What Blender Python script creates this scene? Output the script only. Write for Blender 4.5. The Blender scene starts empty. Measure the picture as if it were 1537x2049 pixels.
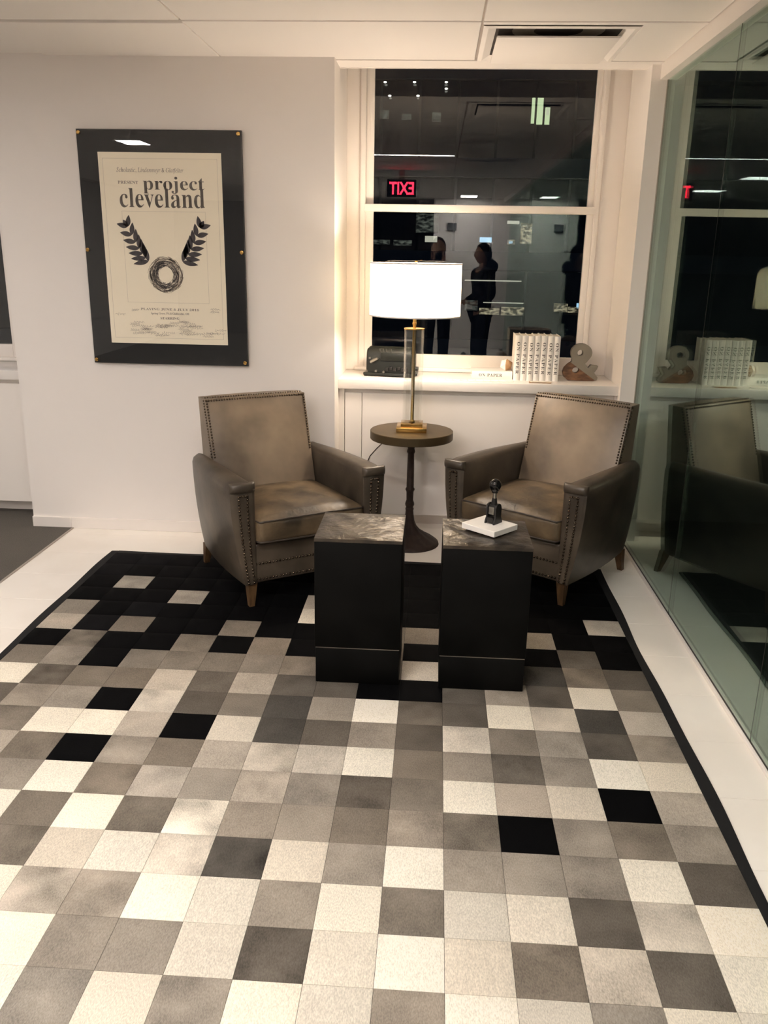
import bpy, bmesh, math, random
from mathutils import Vector, Matrix
random.seed(7)
S = bpy.context.scene
COL = S.collection
PI = math.pi

# ---------------------------------------------------------------- camera
cam_d = bpy.data.cameras.new('camera')
cam = bpy.data.objects.new('camera', cam_d); COL.objects.link(cam)
cam_d.sensor_fit = 'VERTICAL'; cam_d.sensor_height = 36.0
cam_d.lens = 1687.476 / 2049.0 * 36.0
cam_d.clip_start = 0.02; cam_d.clip_end = 200
CR = ((0.99793551, 0.06187172, 0.01722250), (-0.03456426, 0.29138543, 0.95598109), (-0.05412981, 0.95460276, -0.29292241))
m = Matrix(((CR[0][0], CR[1][0], -CR[2][0], -0.06697), (CR[0][1], CR[1][1], -CR[2][1], -2.02672),
            (CR[0][2], CR[1][2], -CR[2][2], 1.50401), (0, 0, 0, 1)))
cam.matrix_world = m
S.camera = cam

# ---------------------------------------------------------------- world (night), exposure
w = bpy.data.worlds.new('night'); S.world = w; w.use_nodes = True
bg = w.node_tree.nodes['Background']
bg.inputs['Color'].default_value = (0.012, 0.018, 0.035, 1); bg.inputs['Strength'].default_value = 0.35
S.view_settings.view_transform = 'Standard'; S.view_settings.look = 'None'
S.view_settings.exposure = 1.92; S.view_settings.gamma = 1.0; S.view_settings.use_curve_mapping = False
try:
    S.cycles.use_denoising = True
    S.cycles.max_bounces = 8; S.cycles.diffuse_bounces = 6; S.cycles.glossy_bounces = 4; S.cycles.transparent_max_bounces = 14
    S.cycles.use_adaptive_sampling = True; S.cycles.adaptive_threshold = 0.035; S.cycles.adaptive_min_samples = 24
    S.cycles.sample_clamp_indirect = 6.0
    S.cycles.caustics_reflective = True; S.cycles.caustics_refractive = False
except Exception:
    pass
# strengths of the room's lamps and the added fill lights (used by their builders)
E_LINEAR = 38.0      # recessed linear ceiling light
E_TROFFER = 34.0     # square ceiling lights, real and added fill
BULB_W = 6.3        # table lamp bulb
C_CEIL = (1.0, 0.935, 0.885)
C_BULB = (1.0, 0.84, 0.69)

# ---------------------------------------------------------------- materials
def srgb(r, g=None, b=None):
    if g is None: g = b = r
    f = lambda c: (c/255/12.92) if c/255 <= .04045 else ((c/255+.055)/1.055)**2.4
    return (f(r), f(g), f(b), 1.0)

def mat(name, col, rough=.6, metal=0., noise=None, bump=None, spec=.5, stretch=None, detail=4, shift=None):
    """noise=(scale, other colour, lo, hi) ; bump=(scale, strength, distance)"""
    M = bpy.data.materials.new(name); M.use_nodes = True
    nt = M.node_tree; b = nt.nodes['Principled BSDF']
    b.inputs['Base Color'].default_value = col
    b.inputs['Roughness'].default_value = rough
    b.inputs['Metallic'].default_value = metal
    b.inputs['Specular IOR Level'].default_value = spec
    tc = nt.nodes.new('ShaderNodeTexCoord')
    src = tc.outputs['Object']
    if stretch:
        mp = nt.nodes.new('ShaderNodeMapping'); mp.inputs['Scale'].default_value = stretch
        nt.links.new(src, mp.inputs['Vector']); src = mp.outputs['Vector']
    if shift:
        mp = nt.nodes.new('ShaderNodeMapping'); mp.inputs['Location'].default_value = shift
        nt.links.new(src, mp.inputs['Vector']); src = mp.outputs['Vector']
    if noise:
        n = nt.nodes.new('ShaderNodeTexNoise'); n.inputs['Scale'].default_value = noise[0]; n.inputs['Detail'].default_value = detail
        nt.links.new(src, n.inputs['Vector'])
        r = nt.nodes.new('ShaderNodeValToRGB')
        r.color_ramp.elements[0].position = noise[2]; r.color_ramp.elements[1].position = noise[3]
        r.color_ramp.elements[0].color = col; r.color_ramp.elements[1].color = noise[1]
        nt.links.new(n.outputs['Fac'], r.inputs['Fac']); nt.links.new(r.outputs['Color'], b.inputs['Base Color'])
    if bump:
        n2 = nt.nodes.new('ShaderNodeTexNoise'); n2.inputs['Scale'].default_value = bump[0]; n2.inputs['Detail'].default_value = 5
        nt.links.new(src, n2.inputs['Vector'])
        bp = nt.nodes.new('ShaderNodeBump'); bp.inputs['Strength'].default_value = bump[1]; bp.inputs['Distance'].default_value = bump[2]
        nt.links.new(n2.outputs['Fac'], bp.inputs['Height']); nt.links.new(bp.outputs['Normal'], b.inputs['Normal'])
    return M

def emis(name, col, strength):
    M = bpy.data.materials.new(name); M.use_nodes = True
    b = M.node_tree.nodes['Principled BSDF']
    b.inputs['Base Color'].default_value = (.02, .02, .02, 1)
    b.inputs['Emission Color'].default_value = (*col[:3], 1); b.inputs['Emission Strength'].default_value = strength
    return M

def glass(name, tint, r0=.04, refl=None):
    """clear sheet: tinted see-through plus mirror reflection rising towards grazing angles"""
    M = bpy.data.materials.new(name); M.use_nodes = True
    nt = M.node_tree; nt.nodes.clear()
    out = nt.nodes.new('ShaderNodeOutputMaterial'); g = nt.nodes.new('ShaderNodeNewGeometry')
    dot = nt.nodes.new('ShaderNodeVectorMath'); dot.operation = 'DOT_PRODUCT'
    nt.links.new(g.outputs['Normal'], dot.inputs[0]); nt.links.new(g.outputs['Incoming'], dot.inputs[1])
    def mth(op, a, v=None, b=None):
        n = nt.nodes.new('ShaderNodeMath'); n.operation = op
        for k, x in enumerate((a, v)):
            if x is None: continue
            if isinstance(x, (int, float)): n.inputs[k].default_value = x
            else: nt.links.new(x, n.inputs[k])
        return n.outputs[0]
    c = mth('ABSOLUTE', dot.outputs['Value'])
    f = mth('ADD', mth('MULTIPLY', mth('POWER', mth('SUBTRACT', 1.0, c), 5.0), 1 - r0), r0)
    t = nt.nodes.new('ShaderNodeBsdfTransparent'); t.inputs['Color'].default_value = (*tint, 1)
    s = nt.nodes.new('ShaderNodeBsdfGlossy'); s.inputs['Roughness'].default_value = 0.0; s.inputs['Color'].default_value = (*(refl or (1, 1, 1)), 1)
    mx = nt.nodes.new('ShaderNodeMixShader')
    nt.links.new(f, mx.inputs[0]); nt.links.new(t.outputs[0], mx.inputs[1]); nt.links.new(s.outputs[0], mx.inputs[2])
    nt.links.new(mx.outputs[0], out.inputs['Surface'])
    return M

WALL = mat('wall_paint', srgb(236, 231, 226), .75)
CEIL = mat('ceiling_panel_paint', srgb(241, 236, 231), .85)
GROOVE = mat('ceiling_grid_paint', srgb(190, 180, 172), .8)
TRIM = mat('trim_paint', srgb(237, 231, 225), .45)
FLOORW = mat('floor_white', srgb(246, 241, 233), .38, noise=(3, srgb(240, 234, 225), .4, .6))
GROUT = mat('floor_joint', srgb(190, 180, 168), .8)
CARPET = mat('carpet_grey', srgb(100, 95, 88), .95, noise=(260, srgb(82, 78, 73), .4, .6), bump=(300, .4, .003))
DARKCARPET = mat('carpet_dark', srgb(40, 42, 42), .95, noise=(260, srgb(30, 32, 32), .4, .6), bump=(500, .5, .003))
CAB = mat('cabinet_lacquer', srgb(236, 231, 225), .35)
CTOP = mat('countertop_white', srgb(230, 226, 221), .25)
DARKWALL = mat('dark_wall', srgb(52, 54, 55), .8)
GREYWALL = mat('grey_wall', srgb(80, 82, 84), .8)
LEATHER = mat('leather_taupe', srgb(36, 31, 26), .38, noise=(3.6, srgb(106, 94, 79), .28, .74), bump=(55, .10, .004))
LEATHERB = mat('leather_back_lit', srgb(66, 57, 48), .38, noise=(3.0, srgb(158, 140, 118), .28, .72), bump=(55, .10, .004), shift=(.9, .55, 1.35))  # lighter copy of the leather: light falling on the back put into its colour
LEATHERC = mat('leather_cushion', srgb(58, 49, 38), .44, noise=(5.5, srgb(118, 100, 75), .36, .66), bump=(16, .30, .012))
PIPE = mat('leather_piping', srgb(70, 62, 54), .4)
NAIL = mat('nail_metal', srgb(96, 84, 70), .25, .9)
OAK = mat('leg_oak', srgb(104, 78, 50), .5, noise=(12, srgb(80, 58, 36), .4, .6), stretch=(6, 6, 1))
PEDBLK = mat('pedestal_black_steel', srgb(8, 8, 7), .55, noise=(7, srgb(13, 13, 12), .4, .65), bump=(30, .05, .003), spec=.10)
PEDTOP = mat('pedestal_slate_top', srgb(34, 30, 26), .32, .2, noise=(11, srgb(68, 60, 50), .38, .62), bump=(13, .55, .02))
BRONZE = mat('table_bronze', srgb(98, 82, 56), .45, .5, noise=(6, srgb(86, 72, 49), .4, .6), bump=(120, .04, .001))
IRON = mat('cast_iron', srgb(48, 37, 32), .6, .3, noise=(30, srgb(60, 47, 40), .4, .6), bump=(80, .15, .002))
BRASS = mat('lamp_brass', srgb(196, 158, 92), .25, 1.0)
BRASSD = mat('lamp_brass_aged', srgb(128, 106, 62), .32, 1.0)
WHITEPAPER = mat('paper_white', srgb(236, 232, 224), .6)
BOOKW = mat('book_cover_white', srgb(233, 230, 224), .5)
BOOKPG = mat('book_pages', srgb(222, 214, 200), .8)
INK = mat('ink_grey', srgb(104, 98, 92), .8)
INKB = mat('ink_book', srgb(78, 76, 74), .7)
BLACKBOARD = mat('mat_black', srgb(9, 11, 13), .6)
POSTERP = mat('poster_paper', srgb(250, 241, 220), .8)
ARTD = mat('print_dark_grey', srgb(84, 80, 82), .85)
ARTM = mat('print_mid_grey', srgb(142, 130, 120), .85)
ARTL = mat('print_light_grey', srgb(186, 176, 164), .85)
MACH = mat('machine_green_enamel', srgb(24, 27, 21), .42, noise=(20, srgb(17, 20, 15), .4, .6))
STEEL = mat('steel', srgb(150, 146, 138), .3, .9)
BLKGLOSS = mat('black_enamel', srgb(14, 13, 13), .12)
BLKSATIN = mat('black_satin', srgb(28, 26, 24), .4)
CONC = mat('grey_composite', srgb(132, 125, 112), .7)
WOODR = mat('wood_red_brown', srgb(134, 96, 66), .55, noise=(18, srgb(96, 66, 44), .4, .6), stretch=(1, 4, 3))
WOODT = mat('wood_tan', srgb(178, 142, 104), .55, noise=(14, srgb(156, 120, 84), .4, .6))
CORD = mat('cord_brown', srgb(40, 28, 20), .5)
ALU = mat('aluminium', srgb(176, 168, 158), .4, .6)
VENTDK = mat('vent_inside', srgb(66, 60, 56), .8)
GLASSW = glass('partition_glass', (.84, .90, .86), .13, (.80, .96, .90))
GLASSE = mat('glass_edge_green', srgb(70, 92, 82), .15)
GLASSV = glass('window_glass', (.90, .93, .93), .045)
ACRYL = glass('acrylic_clear', (.997, .997, .995), .03)
TUBEG = glass('lamp_tube_glass', (.97, .975, .97), .05)
LINLIGHT = emis('linear_light_diffuser', C_CEIL, E_LINEAR)
TROFF = emis('square_light_diffuser', C_CEIL, E_TROFFER)
FILL_L = emis('passage_fill_diffuser', C_CEIL, E_TROFFER*.22)  # weak glow for the fill light added over the passage
TROFFB = emis('rear_light_diffuser', C_CEIL, E_TROFFER*1.0)
EXITM = emis('exit_letters_lit', (1.0, .02, .05), 10.0)
SKIN = mat('skin', srgb(170, 128, 104), .5)
CLOTHD = mat('cloth_dark', srgb(24, 24, 27), .9)
CLOTHG = mat('cloth_charcoal', srgb(38, 37, 38), .9)
HAIRM = mat('hair_dark', srgb(26, 21, 18), .6)
FACADE = mat('facade_dark', srgb(46, 50, 54), .9, noise=(.6, srgb(36, 39, 42), .4, .6))
SLAB = mat('facade_slab', srgb(66, 70, 72), .9)
DARKPANE = mat('pane_dark', srgb(16, 19, 22), .15)

# shade: thin fabric that lets light through
SHADE = bpy.data.materials.new('lamp_shade_linen'); SHADE.use_nodes = True
nt = SHADE.node_tree; nt.nodes.clear()
o_ = nt.nodes.new('ShaderNodeOutputMaterial'); d_ = nt.nodes.new('ShaderNodeBsdfDiffuse'); t_ = nt.nodes.new('ShaderNodeBsdfTranslucent')
d_.inputs['Color'].default_value = srgb(240, 230, 212); t_.inputs['Color'].default_value = srgb(246, 234, 206)
mx_ = nt.nodes.new('ShaderNodeMixShader'); mx_.inputs[0].default_value = .55
nt.links.new(d_.outputs[0], mx_.inputs[1]); nt.links.new(t_.outputs[0], mx_.inputs[2]); nt.links.new(mx_.outputs[0], o_.inputs['Surface'])

# hide: colour from each tile's own object colour; alpha = how blotchy the pelt is
HIDE = bpy.data.materials.new('cowhide'); HIDE.use_nodes = True
nt = HIDE.node_tree; b_ = nt.nodes['Principled BSDF']
oi = nt.nodes.new('ShaderNodeObjectInfo'); tc = nt.nodes.new('ShaderNodeTexCoord')
mul = nt.nodes.new('ShaderNodeVectorMath'); mul.operation = 'ADD'
sc = nt.nodes.new('ShaderNodeVectorMath'); sc.operation = 'SCALE'; sc.inputs['Scale'].default_value = 37.0
cmb = nt.nodes.new('ShaderNodeCombineXYZ')
for k in range(3): nt.links.new(oi.outputs['Random'], cmb.inputs[k])
nt.links.new(cmb.outputs[0], sc.inputs[0]); nt.links.new(tc.outputs['Object'], mul.inputs[0]); nt.links.new(sc.outputs[0], mul.inputs[1])
nb = nt.nodes.new('ShaderNodeTexNoise'); nb.inputs['Scale'].default_value = 8.5; nb.inputs['Detail'].default_value = 2.5
nt.links.new(mul.outputs[0], nb.inputs['Vector'])
nf = nt.nodes.new('ShaderNodeTexNoise'); nf.inputs['Scale'].default_value = 1.0; nf.inputs['Detail'].default_value = 3
mpf = nt.nodes.new('ShaderNodeMapping'); mpf.inputs['Scale'].default_value = (380, 150, 150); mpf.inputs['Rotation'].default_value = (0, 0, .5)
nt.links.new(mul.outputs[0], mpf.inputs['Vector']); nt.links.new(mpf.outputs[0], nf.inputs['Vector'])
def _m(op, a, b2):
    n = nt.nodes.new('ShaderNodeMath'); n.operation = op
    for k, x in enumerate((a, b2)):
        if isinstance(x, (int, float)): n.inputs[k].default_value = x
        else: nt.links.new(x, n.inputs[k])
    return n.outputs[0]
blot = _m('MULTIPLY', _m('MULTIPLY', _m('SUBTRACT', nb.outputs['Fac'], .5), 4.2), oi.outputs['Alpha'])
fine = _m('MULTIPLY', _m('SUBTRACT', nf.outputs['Fac'], .5), 1.0)
gain = _m('MAXIMUM', _m('ADD', _m('ADD', blot, fine), 1.0), .12)
vs = nt.nodes.new('ShaderNodeVectorMath'); vs.operation = 'SCALE'
nt.links.new(oi.outputs['Color'], vs.inputs[0]); nt.links.new(gain, vs.inputs['Scale'])
clampn = nt.nodes.new('ShaderNodeVectorMath'); clampn.operation = 'MINIMUM'; clampn.inputs[1].default_value = (.84, .79, .70)
nt.links.new(vs.outputs[0], clampn.inputs[0]); nt.links.new(clampn.outputs[0], b_.inputs['Base Color'])
b_.inputs['Roughness'].default_value = .75
b_.inputs['Specular IOR Level'].default_value = .06
bpn = nt.nodes.new('ShaderNodeBump'); bpn.inputs['Strength'].default_value = .35; bpn.inputs['Distance'].default_value = .002
nt.links.new(nf.outputs['Fac'], bpn.inputs['Height']); nt.links.new(bpn.outputs['Normal'], b_.inputs['Normal'])
RUGEDGE = mat('rug_border_black', srgb(9, 9, 10), .9, bump=(300, .3, .002))

# ---------------------------------------------------------------- mesh helpers
def link(name, me, material, parent=None, smooth=None):
    o = bpy.data.objects.new(name, me); COL.objects.link(o)
    if material and not me.materials: me.materials.append(material)
    if smooth is not None:
        for p in me.polygons: p.use_smooth = True
        me.set_sharp_from_angle(angle=math.radians(smooth))
    if parent: o.parent = parent
    return o

def obj(name, bm, material, parent=None, smooth=None, world=True, base=True):
    """links a bmesh as ONE mesh; world coordinates unless world=False; a top-level mesh gets its origin at its base"""
    off = Vector((0, 0, 0))
    if parent is not None:
        if world:
            p = parent
            while p is not None: off += p.location; p = p.parent
    elif base and bm.verts:
        xs = [v.co.x for v in bm.verts]; ys = [v.co.y for v in bm.verts]; zs = [v.co.z for v in bm.verts]
        off = Vector(((min(xs)+max(xs))/2, (min(ys)+max(ys))/2, min(zs)))
    if off.length: bmesh.ops.translate(bm, verts=bm.verts, vec=-off)
    me = bpy.data.meshes.new(name); bm.to_mesh(me); bm.free()
    o = link(name, me, material, parent, smooth)
    if parent is None: o.location = off
    return o

def BM(): return bmesh.new()

def bx(bm, x0, x1, y0, y1, z0, z1, bev=0, seg=2):
    r = bmesh.ops.create_cube(bm, size=1.0)
    vs = r['verts']
    for v in vs:
        v.co = Vector((x0 + (v.co.x+.5)*(x1-x0), y0 + (v.co.y+.5)*(y1-y0), z0 + (v.co.z+.5)*(z1-z0)))
    if bev > 0:
        es = list({e for v in vs for e in v.link_edges})
        rr = bmesh.ops.bevel(bm, geom=es, offset=bev, segments=seg, profile=.5, affect='EDGES')
        vs = list({v for f in rr['faces'] for v in f.verts} | {v for v in vs if v.is_valid})
    return vs

def box(name, x0, x1, y0, y1, z0, z1, material, parent=None, bev=0, seg=2, world=True):
    bm = BM(); bx(bm, x0, x1, y0, y1, z0, z1, bev, seg)
    return obj(name, bm, material, parent, smooth=35 if bev else None, world=world)

def lathe(bm, prof, cx=0, cy=0, n=32, cap=True):
    rings = []
    for r, z in prof:
        if r < 1e-6: rings.append([bm.verts.new((cx, cy, z))])
        else: rings.append([bm.verts.new((cx + r*math.cos(2*PI*k/n), cy + r*math.sin(2*PI*k/n), z)) for k in range(n)])
    for a, b in zip(rings, rings[1:]):
        if len(a) == 1 and len(b) == 1: continue
        for k in range(n):
            k2 = (k+1) % n
            if len(a) == 1: bm.faces.new((a[0], b[k2], b[k]))
            elif len(b) == 1: bm.faces.new((a[k], a[k2], b[0]))
            else: bm.faces.new((a[k], a[k2], b[k2], b[k]))
    if cap:
        if len(rings[0]) > 1: bm.faces.new(list(reversed(rings[0])))
        if len(rings[-1]) > 1: bm.faces.new(rings[-1])
    bmesh.ops.recalc_face_normals(bm, faces=bm.faces)

def tube(bm, pts, r, n=8, closed=False, cap=True):
    pts = [Vector(p) for p in pts]; rings = []
    N = len(pts); up = None
    for i, p in enumerate(pts):
        if closed: t = pts[(i+1) % N] - pts[i-1]
        else: t = pts[min(i+1, N-1)] - pts[max(i-1, 0)]
        t.normalize()
        if up is None:
            up = Vector((0, 0, 1)) if abs(t.z) < .9 else Vector((1, 0, 0))
        a = t.cross(up)
        if a.length < 1e-4: a = t.cross(Vector((0, 1, 0)))
        a.normalize(); b = a.cross(t).normalized(); up = b
        rr = r[i] if isinstance(r, (list, tuple)) else r
        rings.append([bm.verts.new(p + a*rr*math.cos(2*PI*k/n) + b*rr*math.sin(2*PI*k/n)) for k in range(n)])
    rng = range(N) if closed else range(N-1)
    for i in rng:
        A = rings[i]; B = rings[(i+1) % N]
        for k in range(n): bm.faces.new((A[k], A[(k+1) % n], B[(k+1) % n], B[k]))
    if not closed and cap:
        bm.faces.new(list(reversed(rings[0]))); bm.faces.new(rings[-1])

def loft(bm, secs, caps=True):
    R = [[bm.verts.new(p) for p in s] for s in secs]; n = len(R[0])
    for A, B in zip(R, R[1:]):
        for k in range(n): bm.faces.new((A[k], A[(k+1) % n], B[(k+1) % n], B[k]))
    if caps:
        bm.faces.new(list(reversed(R[0]))); bm.faces.new(R[-1])
    bmesh.ops.recalc_face_normals(bm, faces=bm.faces)

def prism(bm, poly, d0, d1, axis='y'):
    """extrude a 2-D polygon: axis y -> poly is (x,z), axis x -> (y,z), axis z -> (x,y)"""
    def P(u, v, d):
        return {'y': (u, d, v), 'x': (d, u, v), 'z': (u, v, d)}[axis]
    loft(bm, [[P(u, v, d0) for u, v in poly], [P(u, v, d1) for u, v in poly]])

def pillow(bm, cx, cy, z0, sx, sy, sz, r=.03, puff=.03, n=14, sidepuff=0.0):
    b2 = BM(); bmesh.ops.create_cube(b2, size=2.0)
    bmesh.ops.subdivide_edges(b2, edges=b2.edges, cuts=n, use_grid_fill=True)
    for v in b2.verts:
        u = v.co.copy(); h = Vector((sx/2, sy/2, sz/2))
        q = Vector((u.x*h.x, u.y*h.y, u.z*h.z))
        inn = Vector((max(-h.x+r, min(h.x-r, q.x)), max(-h.y+r, min(h.y-r, q.y)), max(-h.z+r, min(h.z-r, q.z))))
        d = q - inn
        if d.length > 1e-9: q = inn + d.normalized()*r
        k = max(0, (1-abs(u.x)**2.6))*max(0, (1-abs(u.y)**2.6))
        if u.z > 0: q.z += puff*k*u.z
        q.y += math.copysign(sidepuff, u.y)*max(0, 1-u.x*u.x)*(1-u.z*u.z)*(abs(u.y) > .99)
        v.co = q + Vector((cx, cy, z0 + h.z))
    me = bpy.data.meshes.new('t'); b2.to_mesh(me); b2.free(); bm.from_mesh(me); bpy.data.meshes.remove(me)

def thing(name, label, cat, loc=(0, 0, 0), rotz=0, group=None):
    o = bpy.data.objects.new(name, None); COL.objects.link(o); o.empty_display_size = .1
    o.location = loc; o.rotation_euler = (0, 0, rotz)
    o['label'] = label; o['category'] = cat
    if group: o['group'] = group
    return o
def tag(o, label, cat, group=None):
    o['label'] = label; o['category'] = cat
    if group: o['group'] = group
    return o
def struct(o, label=None):
    o['kind'] = 'structure'
    if label: o['label'] = label
    return o
def group_root(name, loc=(0, 0, 0), label=None):
    o = bpy.data.objects.new(name, None); COL.objects.link(o); o.location = loc; o.empty_display_size = .1
    return struct(o, label)

# serif letters: mathematical bold / italic alphabets, found in the built-in fallback fonts
def bold(s):
    r = ''
    for c in s:
        if 'A' <= c <= 'Z': r += chr(0x1D400 + ord(c) - 65)
        elif 'a' <= c <= 'z': r += chr(0x1D41A + ord(c) - 97)
        elif '0' <= c <= '9': r += chr(0x1D7CE + ord(c) - 48)
        else: r += c
    return r
def ital(s):
    r = ''
    for c in s:
        if c == 'h': r += chr(0x1D489)
        elif 'A' <= c <= 'Z': r += chr(0x1D434 + ord(c) - 65)
        elif 'a' <= c <= 'z': r += chr(0x1D44E + ord(c) - 97)
        else: r += c
    return r

def text_bm(s, width=None, height=None, extrude=0.0, offset=0.0, spacing=1.0, res=3):
    """text as a bmesh in the xy plane, scaled to a width (and height), lower-left at 0,0"""
    cu = bpy.data.curves.new('t', 'FONT'); cu.body = s; cu.size = 1; cu.extrude = extrude; cu.offset = offset
    cu.space_character = spacing; cu.resolution_u = res
    o = bpy.data.objects.new('t', cu); COL.objects.link(o)
    dg = bpy.context.evaluated_depsgraph_get()
    me = bpy.data.meshes.new_from_object(o.evaluated_get(dg))
    bm = BM(); bm.from_mesh(me)
    bpy.data.objects.remove(o); bpy.data.curves.remove(cu); bpy.data.meshes.remove(me)
    if not bm.verts: return bm
    x0 = min(v.co.x for v in bm.verts); x1 = max(v.co.x for v in bm.verts)
    y0 = min(v.co.y for v in bm.verts); y1 = max(v.co.y for v in bm.verts)
    kx = (width/(x1-x0)) if width else None; ky = (height/(y1-y0)) if height else None
    kx = kx or ky; ky = ky or kx
    for v in bm.verts: v.co = Vector(((v.co.x-x0)*kx, (v.co.y-y0)*ky, v.co.z))
    return bm
def place(bm, M):
    bmesh.ops.transform(bm, matrix=M, verts=bm.verts); return bm
# matrix that stands xy-plane text up on a surface facing -Y (towards the room): x->X, y->Z
def on_front(x, y, z): return Matrix(((1, 0, 0, x), (0, 0, -1, y), (0, 1, 0, z), (0, 0, 0, 1)))

CEILZ = 2.385
# ---------------------------------------------------------------- floor
XL, XR, YR, YB = -5.0, 1.0, -6.6, 3.25
fl = struct(box('floor', XL-.1, 4.2, YR-3, YB, -.12, -.004, GROUT))
y = 1.365 + .305*4
ys = []
while y > YR: ys.append(y); y -= .305
plank_me = None
for i, yy in enumerate(ys):
    y1 = min(yy + .305, 2.70)
    bm = BM(); bx(bm, -2.062, .985, yy+.0006, y1-.0006, -.004, 0, .0006, 1)
    obj('floor_plank', bm, FLOORW, fl)
obj_c = box('carpet', XL-.1, -2.064, YR-3, 2.76, -.004, .004, CARPET); struct(obj_c, 'grey carpet of the passage beside the white floor')
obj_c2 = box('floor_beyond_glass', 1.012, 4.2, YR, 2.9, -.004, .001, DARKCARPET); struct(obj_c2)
struct(box('trim_1', -2.068, -2.058, YR, 2.373, -.003, .0045, ALU))

# ---------------------------------------------------------------- walls
struct(box('wall_back', -2.29, -.588, 2.373, YB, 0, CEILZ+.35, WALL), 'white wall pier that carries the framed poster')
bm = BM(); bx(bm, -2.292, -2.07, 2.360, 2.374, 0, .062, .002, 1); b1 = struct(obj('baseboard_back', bm, TRIM))
bm = BM(); bx(bm, -2.069, -.586, 2.360, 2.374, 0, .062, .002, 1); obj('baseboard_length', bm, TRIM, b1)
# right pier beside the window, and the wall behind the glazed room
struct(box('wall_right', .915, 1.03, 2.485, YB, 0, CEILZ+.35, WALL))
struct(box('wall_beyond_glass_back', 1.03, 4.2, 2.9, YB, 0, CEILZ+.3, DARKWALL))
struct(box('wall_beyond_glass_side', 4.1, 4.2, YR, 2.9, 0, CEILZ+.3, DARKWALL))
# window walls: spandrel below, head above
struct(box('wall_window_lower', -.588, .915, 2.99, YB, 0, .85, WALL))
struct(box('wall_window_head', -.588, .915, 2.95, YB, 2.62, CEILZ+.35, WALL))
struct(box('wall_bay_lower', XL, -2.29, 2.99, YB, 0, .85, WALL))
struct(box('wall_bay_head', XL, -2.29, 2.95, YB, 2.62, CEILZ+.35, WALL))
struct(box('wall_left', XL-.1, XL, YR-3, YB, 0, CEILZ+.3, WALL))
struct(box('wall_rear', -.165, 1.12, YR-.12, YR, 0, CEILZ+.1, WALL), 'white wall behind the viewer')
struct(box('wall_rear_far', XL-.1, 4.2, YR-3.1, YR-3, 0, CEILZ+.1, DARKWALL))
struct(box('wall_beyond_glass_rear', 1.12, 4.2, YR-.12, YR, 0, CEILZ+.1, DARKWALL))
bm = BM(); bx(bm, .06, .21, YR, YR+.03, 1.88, 2.0, .005)
tag(obj('wall_speaker_box', bm, GREYWALL), 'small grey box mounted high on the rear white wall', 'wall box')

# ---------------------------------------------------------------- ceiling
ce = struct(box('ceiling', XL-.1, 4.2, YR-3.1, 2.60, CEILZ+.012, CEILZ+.05, GROOVE))
struct(box('ceiling_pocket', XL-.1, 1.03, 2.60, YB, CEILZ+.33, CEILZ+.36, WALL))
struct(box('trim_2', XL, 1.0, 2.595, 2.607, CEILZ-.004, CEILZ+.34, TRIM))
struct(box('trim_3', -.60, .957, 2.432, 2.598, CEILZ-.002, CEILZ+.02, CEIL))
XC = [-4.765, -3.555, -2.345, -1.135, .075, .957]
ROWS = [(1.775, 2.425)]
yy = 1.725
while yy > YR-3: ROWS.append((yy-.605, yy)); yy -= .61
def hole(x0, x1, y0, y1):
    for a in HOLES:
        if not (x1 <= a[0]+.01 or x0 >= a[1]-.01 or y1 <= a[2]+.01 or y0 >= a[3]-.01): return a
    return None
# square ceiling lights sit in the passage columns; the vents and the linear light in theirs
HOLES = []
for (y0, y1) in ROWS:
    for xa, xb in zip(XC, XC[1:]):
        if xa == .075 and y0 == 1.775:
            bm = BM(); bx(bm, .712, xb-.003, y0, y1, CEILZ, CEILZ+.014, .002, 1); obj('ceiling_panel', bm, CEIL, ce); continue
        if xa == -2.345 and y0 == 1.775:
            bm = BM(); bx(bm, -1.985, xb-.003, y0, y1+.17, CEILZ, CEILZ+.014, .002, 1); obj('ceiling_panel', bm, CEIL, ce)
            bm = BM(); bx(bm, xa+.003, -1.992, y0, y1+.17, CEILZ+.010, CEILZ+.014, .001, 1); obj('ceiling_panel', bm, CEIL, ce); continue
        bm = BM(); bx(bm, xa+.004, xb-.004, y0, y1, CEILZ, CEILZ+.014, .002, 1); obj('ceiling_panel', bm, CEIL, ce)
for xa, xb in ((-1.131, .071), (.079, .953)):
    bm = BM(); bx(bm, xa, xb, 1.731, 1.769, CEILZ-.003, CEILZ+.014, .001, 1); obj('ceiling_rail', bm, CEIL, ce)
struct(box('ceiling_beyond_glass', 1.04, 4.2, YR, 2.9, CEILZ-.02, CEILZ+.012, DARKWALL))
# header over the glass
struct(box('trim_4', .957, 1.035, YR, 2.485, 2.318, CEILZ+.012, TRIM))

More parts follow.
